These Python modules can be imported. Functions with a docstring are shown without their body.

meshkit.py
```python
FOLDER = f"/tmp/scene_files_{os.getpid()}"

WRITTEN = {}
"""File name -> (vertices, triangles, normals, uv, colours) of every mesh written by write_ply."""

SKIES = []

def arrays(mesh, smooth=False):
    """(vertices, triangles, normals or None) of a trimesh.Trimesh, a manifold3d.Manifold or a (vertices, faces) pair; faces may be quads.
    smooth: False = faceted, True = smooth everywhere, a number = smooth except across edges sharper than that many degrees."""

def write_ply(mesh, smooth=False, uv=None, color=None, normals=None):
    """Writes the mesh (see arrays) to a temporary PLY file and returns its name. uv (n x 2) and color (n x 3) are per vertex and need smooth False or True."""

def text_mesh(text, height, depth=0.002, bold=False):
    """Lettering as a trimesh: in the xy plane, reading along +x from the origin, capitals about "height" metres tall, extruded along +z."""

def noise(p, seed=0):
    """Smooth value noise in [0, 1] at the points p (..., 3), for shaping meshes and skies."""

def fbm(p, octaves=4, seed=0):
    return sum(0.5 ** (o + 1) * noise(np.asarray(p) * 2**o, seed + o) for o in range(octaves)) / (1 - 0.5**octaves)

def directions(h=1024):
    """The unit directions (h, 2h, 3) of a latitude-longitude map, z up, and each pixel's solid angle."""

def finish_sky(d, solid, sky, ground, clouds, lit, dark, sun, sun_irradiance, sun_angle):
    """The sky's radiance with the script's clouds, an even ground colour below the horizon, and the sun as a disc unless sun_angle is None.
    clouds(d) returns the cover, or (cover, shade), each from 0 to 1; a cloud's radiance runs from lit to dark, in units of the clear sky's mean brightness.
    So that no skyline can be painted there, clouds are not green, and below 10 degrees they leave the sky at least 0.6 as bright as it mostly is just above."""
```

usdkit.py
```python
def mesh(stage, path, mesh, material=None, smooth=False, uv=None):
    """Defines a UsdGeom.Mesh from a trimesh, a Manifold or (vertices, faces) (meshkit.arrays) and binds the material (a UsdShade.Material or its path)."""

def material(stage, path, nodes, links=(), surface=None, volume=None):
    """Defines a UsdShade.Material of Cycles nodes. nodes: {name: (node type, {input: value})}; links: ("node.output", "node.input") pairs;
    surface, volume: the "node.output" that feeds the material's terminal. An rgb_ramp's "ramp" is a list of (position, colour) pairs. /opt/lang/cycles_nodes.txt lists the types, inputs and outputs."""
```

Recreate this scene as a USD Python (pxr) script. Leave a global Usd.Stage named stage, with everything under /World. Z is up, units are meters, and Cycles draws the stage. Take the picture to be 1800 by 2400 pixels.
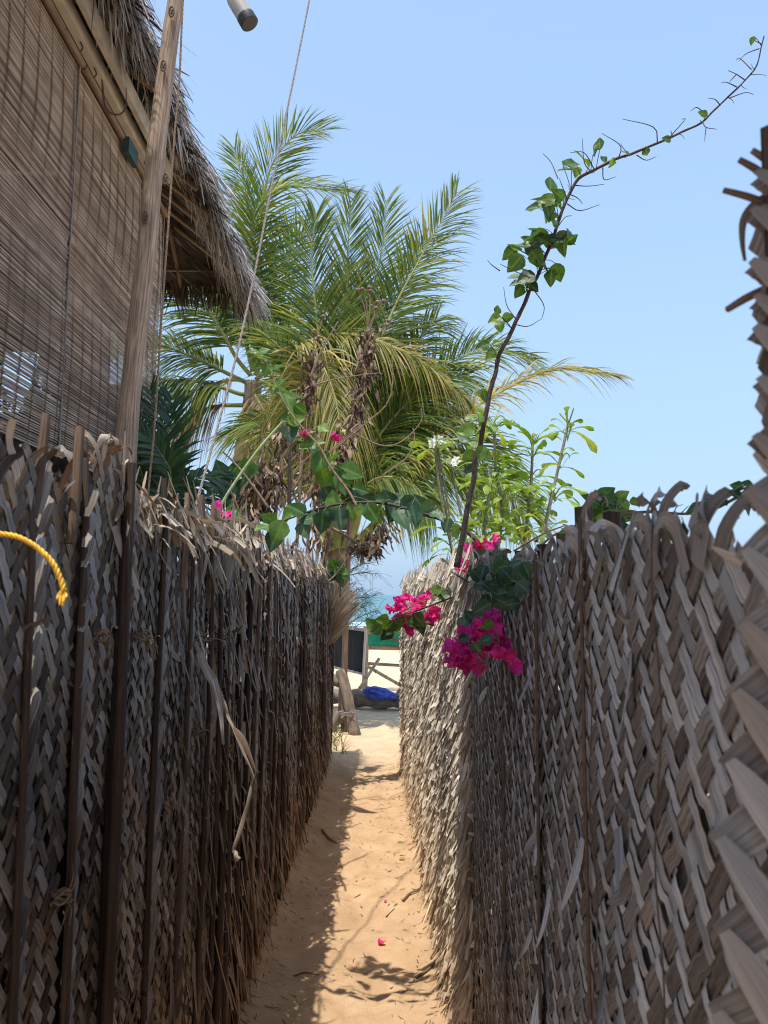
import math, random
import numpy as np, trimesh, usdkit, meshkit
from pxr import Usd, UsdGeom, UsdLux, UsdShade, Gf, Sdf, Vt

stage = Usd.Stage.CreateInMemory()
UsdGeom.SetStageUpAxis(stage, UsdGeom.Tokens.z)
UsdGeom.SetStageMetersPerUnit(stage, 1.0)
WORLD = UsdGeom.Xform.Define(stage, '/World')
stage.SetDefaultPrim(WORLD.GetPrim())
UsdGeom.Scope.Define(stage, '/World/Looks')

# ------------------------------------------------------------------ camera, sky, sun, exposure
EYE = np.array([0.0, 0.0, 1.55])
FPX = 1800.0
PITCH, YAW, ROLL = math.atan(195 / FPX), math.atan(18 / FPX), math.radians(0.5)
EXPOSURE = 1.32
SUN = np.array([-0.155, -0.28, 1.0]); SUN /= np.linalg.norm(SUN)
SUN_I, SKY_I = 0.60, 0.15

_F0 = np.array([math.sin(YAW), math.cos(YAW), 0])
_RH = np.array([math.cos(YAW), -math.sin(YAW), 0])
_F = _F0 * math.cos(PITCH) + np.array([0, 0, math.sin(PITCH)])
_UH = np.cross(_RH, _F)
_R = _RH * math.cos(ROLL) + _UH * math.sin(ROLL)
_U = _UH * math.cos(ROLL) - _RH * math.sin(ROLL)
cam = UsdGeom.Camera.Define(stage, '/World/camera')
cam.CreateHorizontalApertureAttr(36.0); cam.CreateVerticalApertureAttr(48.0)
cam.CreateFocalLengthAttr(36.0); cam.CreateClippingRangeAttr(Gf.Vec2f(0.02, 100000))
cam.CreateFStopAttr(12.0); cam.CreateFocusDistanceAttr(3.0)
cam.CreateExposureAttr(EXPOSURE)
M = Gf.Matrix4d(*_R, 0, *_U, 0, *(-_F), 0, *EYE, 1)
cam.AddTransformOp().Set(M)

def P(px, py, y):
    """the point that stands y metres down the path and is seen at that pixel of the 1800 x 2400 photograph"""
    r = _F + (px - 900) / FPX * _R - (py - 1200) / FPX * _U
    return EYE + r * (y / r[1])

def Q(px, py, y):            # same for pixels read on the 1659-wide view
    return P(px * 1.085, py * 1.085, y)

dome = UsdLux.DomeLight.Define(stage, '/World/sky')
elev, rot = math.asin(SUN[2]), math.atan2(SUN[0], SUN[1])
sky_m = usdkit.material(stage, '/World/Looks/sky_look', {
    's': ('sky_texture', {'sky_type': 'single_scattering', 'sun_disc': False, 'sun_elevation': elev, 'sun_rotation': rot, 'altitude': 10.0, 'air_density': 1.0, 'aerosol_density': 1.6, 'ozone_density': 1.3}),
    'tc': ('texture_coordinate', {}), 'sp': ('separate_xyz', {}),
    'hz': ('map_range', {'from_min': 0.0, 'from_max': 0.55, 'to_min': 0.93, 'to_max': 0.42, 'clamp': True}),      # sea haze, thicker towards the horizon all round
    'mx': ('mix_color', {'blend_type': 'mix', 'b': (1.14, 1.66, 2.36), 'use_clamp': False}),
    'b': ('background_shader', {'strength': SKY_I})},
    [('tc.generated', 'sp.vector'), ('sp.z', 'hz.value'), ('hz.result', 'mx.fac'), ('s.color', 'mx.a'), ('mx.result', 'b.color')], surface='b.background')
UsdShade.MaterialBindingAPI.Apply(dome.GetPrim()).Bind(sky_m)
dome.GetPrim().SetCustomDataByKey('kind', 'structure')
sun = UsdLux.DistantLight.Define(stage, '/World/sun')
sun.CreateIntensityAttr(SUN_I); sun.CreateAngleAttr(0.5); sun.CreateColorAttr(Gf.Vec3f(1.0, 0.94, 0.85)); sun.CreateNormalizeAttr(True)
_z = SUN; _x = np.cross([0, 1.0, 0], _z); _x /= np.linalg.norm(_x); _y = np.cross(_z, _x)
sun.AddTransformOp().Set(Gf.Matrix4d(*_x, 0, *_y, 0, *_z, 0, 0, 0, 10, 1))

# ------------------------------------------------------------------ naming helpers
_used = {}
def numbered(parent, name):
    k = _used.get((parent, name), 0); _used[(parent, name)] = k + 1
    return f'{parent}/{name}' + (f'_{k:03d}' if k else '')

def tag(prim, label=None, cat=None, group=None, kind=None):
    for k, v in (('label', label), ('category', cat), ('group', group), ('kind', kind)):
        if v: prim.SetCustomDataByKey(k, v)
    return prim

def thing(name, label, cat, loc=(0, 0, 0), group=None):
    p = numbered('/World', name)
    x = UsdGeom.Xform.Define(stage, p)
    _loc[p] = np.array(loc, float)
    x.AddTranslateOp().Set(Gf.Vec3d(*map(float, loc)))
    tag(x.GetPrim(), label, cat, group)
    return p
_loc = {}

def off(path):
    for k in range(path.count('/'), 1, -1):
        q = '/'.join(path.split('/')[:k + 1])
        if q in _loc: return _loc[q]
    return np.zeros(3)

def obj(parent, name, geo, mat, smooth=True, label=None, kind=None):
    """one Mesh; geo = (v, f, uv or None) in world coordinates"""
    p = numbered(parent or '/World', name)
    v, f = np.asarray(geo[0], float), np.asarray(geo[1], int)
    uv = geo[2] if len(geo) > 2 else None
    if parent: v = v - off(parent)
    if uv is not None and smooth not in (True, False): smooth = True
    if uv is None and smooth is not True and smooth is not False:
        m = usdkit.mesh(stage, p, trimesh.Trimesh(v, tri(f), process=False), mat, smooth)
    else:
        m = usdkit.mesh(stage, p, (v, tri(f)), mat, smooth, uv)
    tag(m.GetPrim(), label, None, None, kind)
    return p

def part_group(parent, name):
    return numbered(parent, name)

def top(name, geo, mat, label, cat, smooth=True, group=None, kind=None):
    p = obj(None, name, geo, mat, smooth)
    tag(stage.GetPrimAtPath(p), label, cat, group, kind)
    return p

# ------------------------------------------------------------------ geometry helpers
def tri(f):
    f = np.asarray(f, int)
    return np.vstack([f[:, [0, 1, 2]], f[:, [0, 2, 3]]]) if f.shape[1] == 4 else f

def join(geos):
    vs, fs, us, n = [], [], [], 0
    for g in geos:
        vs.append(g[0]); fs.append(tri(g[1]) + n); n += len(g[0])
        us.append(g[2] if len(g) > 2 and g[2] is not None else np.zeros((len(g[0]), 2)))
    return np.vstack(vs), np.vstack(fs), np.vstack(us)

def nrm(a):
    a = np.asarray(a, float)
    return a / (np.linalg.norm(a, axis=-1, keepdims=True) + 1e-12)

def smooth_path(pts, n):
    """Catmull-Rom through the points, n samples evenly spaced by length"""
    p = np.asarray(pts, float)
    q = np.vstack([2 * p[0] - p[1], p, 2 * p[-1] - p[-2]])
    out = []
    for i in range(len(p) - 1):
        t = np.linspace(0, 1, 12, endpoint=False)[:, None]
        a, b, c, d = q[i:i + 4]
        out.append(0.5 * (2 * b + (c - a) * t + (2 * a - 5 * b + 4 * c - d) * t ** 2 + (3 * b - a - 3 * c + d) * t ** 3))
    out = np.vstack(out + [p[-1:]])
    s = np.r_[0, np.cumsum(np.linalg.norm(np.diff(out, axis=0), axis=1))]
    x = np.linspace(0, s[-1], n)
    return np.stack([np.interp(x, s, out[:, k]) for k in range(3)], 1)

def tube(pts, r, sides=7, caps=True, seed=0, rough=0.0):
    p = np.asarray(pts, float); n = len(p)
    r = np.broadcast_to(np.asarray(r, float), (n,)).copy()
    t = nrm(np.gradient(p, axis=0))
    a = np.zeros_like(t); ref = np.array([0, 0, 1.0]) if abs(t[0, 2]) < 0.9 else np.array([1.0, 0, 0])
    for i in range(n):
        ref = ref - t[i] * (ref @ t[i]); ref = ref / (np.linalg.norm(ref) + 1e-9); a[i] = ref
    b = np.cross(t, a)
    g = np.arange(sides) * 2 * np.pi / sides
    rr = r[:, None] * np.ones(sides)
    if rough:
        rr = rr * (1 + rough * (np.random.default_rng(seed).random((n, sides)) - 0.5) * 2)
    v = p[:, None] + rr[..., None] * (np.cos(g)[None, :, None] * a[:, None] + np.sin(g)[None, :, None] * b[:, None])
    i, j = np.meshgrid(np.arange(n - 1), np.arange(sides), indexing='ij')
    f = np.stack([i * sides + j, i * sides + (j + 1) % sides, (i + 1) * sides + (j + 1) % sides, (i + 1) * sides + j], -1).reshape(-1, 4)
    f = tri(f)
    s = np.r_[0, np.cumsum(np.linalg.norm(np.diff(p, axis=0), axis=1))]
    uv = np.stack(np.broadcast_arrays(s[:, None] * 0.2, (np.arange(sides) / sides)[None]), -1).reshape(-1, 2) + [seed % 97, 0]
    v = v.reshape(-1, 3)
    if caps:
        k = len(v)
        v = np.vstack([v, p[:1], p[-1:]]); uv = np.vstack([uv, uv[:1], uv[-1:]])
        c0 = [[k, (q + 1) % sides, q] for q in range(sides)]
        o = (n - 1) * sides
        c1 = [[k + 1, o + q, o + (q + 1) % sides] for q in range(sides)]
        f = np.vstack([f, c0, c1])
    return v, f, uv

_tone = random.Random(5)
def ribbon(pts, nor, w, crease=0.0, tone=None, twist=None, pleat=None):
    """a strip of leaf: three vertices across, centre raised by crease times its width"""
    p = np.asarray(pts, float); n = len(p)
    t = nrm(np.gradient(p, axis=0)); N = np.broadcast_to(np.asarray(nor, float), (n, 3))
    S = nrm(np.cross(t, N)); Nn = np.cross(S, t)
    if twist is not None:
        twist = np.broadcast_to(np.asarray(twist, float), (n,)); c, s_ = np.cos(twist)[:, None], np.sin(twist)[:, None]
        S, Nn = S * c + Nn * s_, Nn * c - S * s_
    w = np.broadcast_to(np.asarray(w, float), (n,))[:, None]
    if pleat is None: xs, zs = np.array([-.5, 0, .5]), np.array([0, crease, 0])
    else: xs, zs = np.array([-.5, -.22, .02, .25, .5]), np.asarray(pleat)
    m = len(xs)
    v = (p[:, None] + S[:, None] * (w * xs)[..., None] + Nn[:, None] * (w * zs)[..., None]).reshape(-1, 3)
    i = np.arange(n - 1)[:, None] * m + np.arange(m - 1)[None]
    f = np.stack([i, i + 1, i + m + 1, i + m], -1).reshape(-1, 4)
    s = np.r_[0, np.cumsum(np.linalg.norm(np.diff(p, axis=0), axis=1))]
    k = (_tone.randrange(900) if tone is None else tone)
    uv = np.stack(np.broadcast_arrays(k + np.minimum(s[:, None] * 0.2, 0.98), (xs + .5)[None]), -1).reshape(-1, 2)
    return v, tri(f), uv

def box(c, size, R=None):
    m = trimesh.creation.box(size)
    v = np.array(m.vertices)
    if R is not None: v = v @ np.asarray(R).T
    return v + np.asarray(c), np.array(m.faces), None

def beam(a, b, w, h, up=(0, 0, 1)):
    a, b = np.asarray(a, float), np.asarray(b, float)
    t = nrm(b - a); s = nrm(np.cross(t, up)); u = np.cross(s, t)
    R = np.stack([s, t, u], 1)
    m = trimesh.creation.box([w, np.linalg.norm(b - a), h])
    return np.array(m.vertices) @ R.T + (a + b) / 2, np.array(m.faces), None

# ------------------------------------------------------------------ materials
def LK(n): return '/World/Looks/' + n

def strip_material(name, stops, rough=0.75, streak=45.0, dark=0.55, bump=0.25, translucent=0.0, tcol=None, spec=0.3, blotch=3.0, warm_low=None, vein=None):
    """leaf, wood and stem surfaces: a tone for each piece, streaks along it, blotches of wear"""
    nodes = {
        'tc': ('texture_coordinate', {}), 'sep': ('separate_xyz', {}), 'fl': ('math', {'math_type': 'floor'}),
        'wn': ('white_noise_texture', {'dimensions': '1D'}),
        'ramp': ('rgb_ramp', {'ramp': stops}),
        'mx': ('math', {'math_type': 'multiply', 'value2': 22.0}), 'my': ('math', {'math_type': 'multiply', 'value2': streak * 0.5}),
        'cmb': ('combine_xyz', {}), 'ns': ('noise_texture', {'scale': 1.0, 'detail': 3.0, 'roughness': 0.65}),
        'mr': ('map_range', {'from_min': 0.34, 'from_max': 0.64, 'to_min': dark, 'to_max': 1.2, 'clamp': True}),
        'geo': ('geometry', {}), 'nb': ('noise_texture', {'scale': blotch, 'detail': 4.0, 'roughness': 0.6}),
        'mb': ('map_range', {'from_min': 0.3, 'from_max': 0.7, 'to_min': 0.72, 'to_max': 1.2, 'clamp': True}),
        'mm': ('math', {'math_type': 'multiply'}),
        'vm': ('vector_math', {'math_type': 'scale'}),
        'bp': ('bump', {'strength': bump, 'distance': 0.004}),
        'p': ('principled_bsdf', {'roughness': rough, 'specular_ior_level': spec})}
    links = [('tc.UV', 'sep.vector'), ('sep.x', 'fl.value1'), ('fl.value', 'wn.w'), ('wn.value', 'ramp.fac'),
             ('sep.x', 'mx.value1'), ('sep.y', 'my.value1'), ('mx.value', 'cmb.x'), ('my.value', 'cmb.y'), ('cmb.vector', 'ns.vector'),
             ('ns.fac', 'mr.value'), ('geo.position', 'nb.vector'), ('nb.fac', 'mb.value'), ('mr.result', 'mm.value1'), ('mb.result', 'mm.value2'),
             ('ramp.color', 'vm.vector1'), ('mm.value', 'vm.scale'), ('ns.fac', 'bp.height'), ('bp.normal', 'p.normal')]
    col = 'vm.vector'
    if warm_low:   # earth splashed up from the sand onto the foot of the fence
        nodes['sp'] = ('separate_xyz', {}); nodes['wl'] = ('map_range', {'from_min': 0.95, 'from_max': 0.05, 'to_min': 0.0, 'to_max': 0.75, 'clamp': True})
        nodes['wm'] = ('mix_color', {'blend_type': 'multiply', 'b': warm_low})
        links += [('geo.position', 'sp.vector'), ('sp.z', 'wl.value'), ('wl.result', 'wm.fac'), ('vm.vector', 'wm.a')]
        col = 'wm.result'
    if vein:       # the pale midrib
        nodes['vs'] = ('math', {'math_type': 'subtract', 'value2': 0.5}); nodes['va'] = ('math', {'math_type': 'absolute'})
        nodes['vr'] = ('map_range', {'from_min': 0.10, 'from_max': 0.02, 'to_min': 0.0, 'to_max': 0.55, 'clamp': True}); nodes['vx'] = ('mix_color', {'blend_type': 'mix', 'b': vein})
        links += [('sep.y', 'vs.value1'), ('vs.value', 'va.value1'), ('va.value', 'vr.value'), ('vr.result', 'vx.fac'), (col, 'vx.a')]
        col = 'vx.result'
    links.append((col, 'p.base_color'))
    surf = 'p.BSDF'
    if translucent:
        nodes['tr'] = ('translucent_bsdf', {}); nodes['mc'] = ('mix_closure', {'fac': translucent})
        if tcol:
            nodes['tm'] = ('mix_color', {'blend_type': 'multiply', 'fac': 1.0, 'b': tcol, 'use_clamp': False})
            links += [(col, 'tm.a'), ('tm.result', 'tr.color')]
        else: links.append((col, 'tr.color'))
        links += [('p.BSDF', 'mc.closure1'), ('tr.BSDF', 'mc.closure2')]
        surf = 'mc.closure'
    return usdkit.material(stage, LK(name), nodes, links, surface=surf)

def plain(name, col, rough=0.6, noise=0.25, scale=20.0, metallic=0.0, bump=0.0):
    return usdkit.material(stage, LK(name), {
        'geo': ('geometry', {}), 'n': ('noise_texture', {'scale': scale, 'detail': 4.0}),
        'r': ('rgb_ramp', {'ramp': [(0.3, tuple(c * (1 - noise) for c in col)), (0.7, tuple(min(1, c * (1 + noise)) for c in col))]}),
        'b': ('bump', {'strength': bump, 'distance': 0.01}),
        'p': ('principled_bsdf', {'roughness': rough, 'metallic': metallic})},
        [('geo.position', 'n.vector'), ('n.fac', 'r.fac'), ('r.color', 'p.base_color'), ('n.fac', 'b.height'), ('b.normal', 'p.normal')], surface='p.BSDF')

MAT = {}
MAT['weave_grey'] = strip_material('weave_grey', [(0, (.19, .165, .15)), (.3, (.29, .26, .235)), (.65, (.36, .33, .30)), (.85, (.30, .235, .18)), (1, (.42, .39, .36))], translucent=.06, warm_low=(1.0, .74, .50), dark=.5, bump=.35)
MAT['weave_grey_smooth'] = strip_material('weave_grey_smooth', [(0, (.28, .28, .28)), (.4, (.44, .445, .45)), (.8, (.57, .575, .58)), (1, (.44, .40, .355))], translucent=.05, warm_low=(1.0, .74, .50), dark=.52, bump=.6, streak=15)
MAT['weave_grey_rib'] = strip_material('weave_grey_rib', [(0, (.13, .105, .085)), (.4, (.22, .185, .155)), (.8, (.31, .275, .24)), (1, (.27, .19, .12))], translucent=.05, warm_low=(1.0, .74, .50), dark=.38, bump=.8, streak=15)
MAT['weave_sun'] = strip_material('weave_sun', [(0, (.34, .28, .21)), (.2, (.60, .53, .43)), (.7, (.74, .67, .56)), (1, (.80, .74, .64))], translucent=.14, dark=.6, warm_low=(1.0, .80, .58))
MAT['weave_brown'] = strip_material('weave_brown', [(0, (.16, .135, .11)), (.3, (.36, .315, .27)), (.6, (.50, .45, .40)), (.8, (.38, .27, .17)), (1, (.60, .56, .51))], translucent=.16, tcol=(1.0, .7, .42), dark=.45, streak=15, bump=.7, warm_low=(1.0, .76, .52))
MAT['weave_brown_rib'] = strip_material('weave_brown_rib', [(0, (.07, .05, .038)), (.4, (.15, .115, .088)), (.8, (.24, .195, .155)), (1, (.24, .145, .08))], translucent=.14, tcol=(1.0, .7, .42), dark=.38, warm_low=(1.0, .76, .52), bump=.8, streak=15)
MAT['weave_top'] = strip_material('weave_top', [(0, (.28, .21, .15)), (.4, (.46, .38, .30)), (1, (.60, .52, .43))], translucent=.18, tcol=(1.0, .8, .55), dark=.6)
MAT['stem'] = strip_material('stem', [(0, (.035, .023, .017)), (.5, (.07, .045, .032)), (1, (.12, .08, .057))], dark=.42, streak=20, bump=.8)
MAT['stake'] = strip_material('stake', [(0, (.17, .11, .072)), (1, (.32, .225, .15))], dark=.45, streak=40, bump=.9)
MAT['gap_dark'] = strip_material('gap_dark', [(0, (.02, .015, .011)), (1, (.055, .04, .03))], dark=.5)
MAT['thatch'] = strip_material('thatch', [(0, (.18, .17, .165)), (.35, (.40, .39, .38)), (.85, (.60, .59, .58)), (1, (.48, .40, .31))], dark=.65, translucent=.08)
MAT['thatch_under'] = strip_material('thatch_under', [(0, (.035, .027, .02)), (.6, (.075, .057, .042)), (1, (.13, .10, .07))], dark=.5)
MAT['slat'] = strip_material('slat', [(0, (.23, .175, .125)), (.35, (.37, .295, .225)), (.8, (.48, .40, .32)), (1, (.55, .48, .41))], dark=.6, streak=6, translucent=.05, blotch=6)
MAT['bamboo'] = strip_material('bamboo', [(0, (.17, .115, .055)), (1, (.26, .185, .10))], dark=.7, streak=10, rough=.5)
MAT['pole'] = strip_material('pole', [(0, (.34, .25, .175)), (1, (.37, .275, .195))], dark=.42, streak=64, bump=1.0, blotch=4)
MAT['bark_grey'] = strip_material('bark_grey', [(0, (.20, .155, .11)), (1, (.27, .215, .16))], dark=.5, streak=18, bump=.8, blotch=6)
MAT['rope_grey'] = plain('rope_grey', (.20, .175, .155), .85, .35, 120)
MAT['rope_brown'] = plain('rope_brown', (.22, .15, .09), .9, .4, 90)
MAT['cord_dark'] = plain('cord_dark', (.10, .062, .04), .9, .3, 60)
MAT['rope_yellow'] = plain('rope_yellow', (.80, .42, .03), .55, .35, 90)
MAT['palm'] = strip_material('palm', [(0, (.05, .095, .026)), (.45, (.09, .155, .035)), (.8, (.15, .21, .035)), (1, (.32, .30, .045))], rough=.5, dark=.75, translucent=.40, tcol=(2.0, 1.75, .40), spec=.25, blotch=1.2)
MAT['palm_yellow'] = strip_material('palm_yellow', [(0, (.11, .14, .025)), (.5, (.24, .24, .05)), (.85, (.36, .30, .08)), (1, (.40, .26, .11))], rough=.5, dark=.7, translucent=.35, tcol=(1.5, 1.35, .6), spec=.4)
MAT['palm_dry'] = strip_material('palm_dry', [(0, (.20, .13, .07)), (.5, (.33, .24, .14)), (1, (.45, .36, .22))], translucent=.25, dark=.6)
MAT['palm_stem'] = strip_material('palm_stem', [(0, (.17, .21, .05)), (1, (.30, .29, .09))], rough=.45, dark=.8, streak=8)
MAT['areca'] = strip_material('areca', [(0, (.018, .055, .028)), (.6, (.03, .08, .035)), (1, (.06, .11, .035))], rough=.4, dark=.8, translucent=.25, tcol=(1.8, 1.7, .6), spec=.5)
MAT['bleaf'] = strip_material('bleaf', [(0, (.035, .095, .025)), (.5, (.06, .15, .03)), (1, (.13, .23, .045))], vein=(.20, .29, .09), rough=.42, dark=.85, streak=7, translucent=.38, tcol=(1.9, 1.7, .45), spec=.45, blotch=30, bump=.35)
MAT['bleaf_dark'] = strip_material('bleaf_dark', [(0, (.02, .055, .03)), (.6, (.035, .085, .045)), (1, (.065, .13, .055))], vein=(.13, .20, .10), rough=.45, dark=.85, streak=7, translucent=.2, tcol=(1.8, 1.7, .5), spec=.4, blotch=30, bump=.35)
MAT['pleaf'] = strip_material('pleaf', [(0, (.10, .19, .03)), (.6, (.17, .28, .045)), (1, (.27, .35, .07))], rough=.4, dark=.85, streak=5, translucent=.4, tcol=(1.7, 1.55, .5), spec=.5, blotch=18)
MAT['bract'] = strip_material('bract', [(0, (.72, .03, .22)), (.5, (.82, .05, .32)), (.8, (.74, .06, .40)), (1, (.84, .05, .17))], rough=.6, dark=.85, streak=8, translucent=.45, tcol=(1.2, 1.2, 1.2), spec=.2, blotch=25)
MAT['bract_purple'] = strip_material('bract_purple', [(0, (.58, .035, .26)), (.6, (.70, .05, .38)), (1, (.76, .05, .26))], rough=.6, dark=.85, streak=8, translucent=.45, tcol=(1.2, 1.2, 1.2), spec=.2, blotch=25)
MAT['bract_red'] = strip_material('bract_red', [(0, (.80, .02, .07)), (.6, (.85, .03, .13)), (1, (.80, .04, .25))], rough=.6, dark=.85, streak=8, translucent=.45, tcol=(1.2, 1.2, 1.2), spec=.2, blotch=25)
MAT['petal'] = strip_material('petal', [(0, (.8, .8, .74)), (1, (.85, .84, .80))], rough=.6, dark=.95, translucent=.35)
MAT['twig'] = plain('twig', (.045, .03, .026), .7, .3, 60, bump=.3)
MAT['twig_brown'] = plain('twig_brown', (.20, .13, .085), .8, .35, 50, bump=.3)
MAT['green_stem'] = plain('green_stem', (.16, .21, .085), .6, .3, 30)
MAT['pstem'] = plain('pstem', (.16, .165, .10), .7, .3, 40, bump=.3)
MAT['dead'] = strip_material('dead', [(0, (.06, .04, .028)), (.35, (.17, .115, .075)), (.7, (.31, .22, .15)), (1, (.48, .36, .25))], dark=.6, streak=8, blotch=20, translucent=.08)
MAT['casuarina'] = plain('casuarina', (.085, .13, .085), .7, .3, 8)
MAT['beam_grey'] = plain('beam_grey', (.46, .43, .37), .6, .22, 7, bump=.1)
MAT['pvc'] = plain('pvc', (.34, .33, .29), .45, .12, 8)
MAT['black'] = plain('black', (.02, .02, .022), .45, .3, 12)
MAT['board'] = plain('board', (.012, .016, .018), .35, .3, 5)
MAT['frame_white'] = plain('frame_white', (.36, .36, .35), .5, .1, 9)
MAT['darkgreen'] = plain('darkgreen', (.02, .06, .06), .5, .2, 9)
MAT['blue'] = plain('blue', (.045, .075, .36), .7, .3, 9, bump=.3)
MAT['net'] = plain('net', (.01, .34, .20), .7, .2, 30)
MAT['wood_far'] = strip_material('wood_far', [(0, (.15, .112, .08)), (1, (.24, .185, .135))], dark=.5, streak=16, bump=.6, blotch=9)
MAT['bamboo_far'] = strip_material('bamboo_far', [(0, (.36, .27, .17)), (1, (.48, .38, .26))], dark=.75, streak=10)
MAT['grass'] = strip_material('grass', [(0, (.05, .09, .02)), (1, (.14, .18, .05))], translucent=.3, dark=.8)
MAT['litter'] = strip_material('litter', [(0, (.07, .045, .03)), (.6, (.17, .115, .075)), (1, (.34, .25, .17))], dark=.7)
MAT['soil_dark'] = plain('soil_dark', (.10, .075, .055), .9, .3, 4)

MAT['sand'] = usdkit.material(stage, LK('sand'), {
    'geo': ('geometry', {}), 'sep': ('separate_xyz', {}),
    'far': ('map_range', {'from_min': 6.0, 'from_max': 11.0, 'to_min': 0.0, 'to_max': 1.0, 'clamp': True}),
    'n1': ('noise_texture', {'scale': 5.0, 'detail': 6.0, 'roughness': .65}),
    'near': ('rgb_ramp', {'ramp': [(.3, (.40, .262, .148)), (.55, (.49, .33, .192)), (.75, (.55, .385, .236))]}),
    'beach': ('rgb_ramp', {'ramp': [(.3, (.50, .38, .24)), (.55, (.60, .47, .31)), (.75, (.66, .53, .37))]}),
    'mix': ('mix_color', {'blend_type': 'mix'}),
    'gr': ('noise_texture', {'scale': 420.0, 'detail': 2.0}),
    'grr': ('map_range', {'from_min': .3, 'from_max': .7, 'to_min': .78, 'to_max': 1.2, 'clamp': True}),
    'vm': ('vector_math', {'math_type': 'scale'}),
    'n2': ('noise_texture', {'scale': 24.0, 'detail': 7.0, 'roughness': .7}),
    'b1': ('bump', {'strength': .8, 'distance': .02}),
    'p': ('principled_bsdf', {'roughness': .92, 'specular_ior_level': .15})},
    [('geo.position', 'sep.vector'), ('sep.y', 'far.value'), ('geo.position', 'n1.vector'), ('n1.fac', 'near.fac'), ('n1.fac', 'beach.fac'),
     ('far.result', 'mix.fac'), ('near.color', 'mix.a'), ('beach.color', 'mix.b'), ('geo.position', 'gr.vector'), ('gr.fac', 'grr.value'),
     ('mix.result', 'vm.vector1'), ('grr.result', 'vm.scale'), ('vm.vector', 'p.base_color'), ('geo.position', 'n2.vector'), ('n2.fac', 'b1.height'), ('b1.normal', 'p.normal')], surface='p.BSDF')
MAT['sea'] = usdkit.material(stage, LK('sea'), {
    'geo': ('geometry', {}), 'mp': ('mapping', {'scale': (.06, .35, 1)}), 'n': ('noise_texture', {'scale': 1.0, 'detail': 5.0, 'roughness': .6}),
    'r': ('rgb_ramp', {'ramp': [(.3, (.045, .135, .165)), (.7, (.075, .19, .215))]}),
    'b': ('bump', {'strength': .5, 'distance': .5}), 'p': ('principled_bsdf', {'roughness': .35, 'ior': 1.33})},
    [('geo.position', 'mp.vector'), ('mp.vector', 'n.vector'), ('n.fac', 'r.fac'), ('r.color', 'p.base_color'), ('n.fac', 'b.height'), ('b.normal', 'p.normal')], surface='p.BSDF')
MAT['foam'] = plain('foam', (.75, .78, .78), .8, .1, 2)

# ------------------------------------------------------------------ setting: ground and sea
def XL(y): return -0.530 + 0.016 * np.clip(y, -2, 9)       # face of the left fence
def XR(y): return 0.325 - 0.009 * np.clip(y, -2, 9)        # face of the right fence

def ground_z(x, y):
    x, y = np.asarray(x, float), np.asarray(y, float)
    p = np.stack([x, y, 0 * x], -1)
    near = np.clip((9.5 - y) / 2.5, 0, 1)
    bank = np.exp(-np.maximum(x - XL(y), 0) / 0.11) * 0.085 + np.exp(-np.maximum(XR(y) - x, 0) / 0.07) * 0.05
    z = near * bank + 0.035 * (meshkit.fbm(p * 3.1, 3, 3) - .5) * (0.5 + .5 * near) + 0.026 * (meshkit.fbm(p * 13.0, 3, 5) - .5) * np.clip((14 - y) / 4, 0, 1)
    z = z - np.clip((y - 9) / 53.0, 0, 4) * 1.12 + 0.10 * (meshkit.fbm(p * .35, 3, 8) - .5) * np.clip((y - 9) / 6, 0, 1)
    for (fx, fy, r, d) in FOOT:
        z = z - d * np.exp(-((x - fx) ** 2 + ((y - fy) * .6) ** 2) / r ** 2)
    return z
FOOT = []
_r = random.Random(3)
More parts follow.
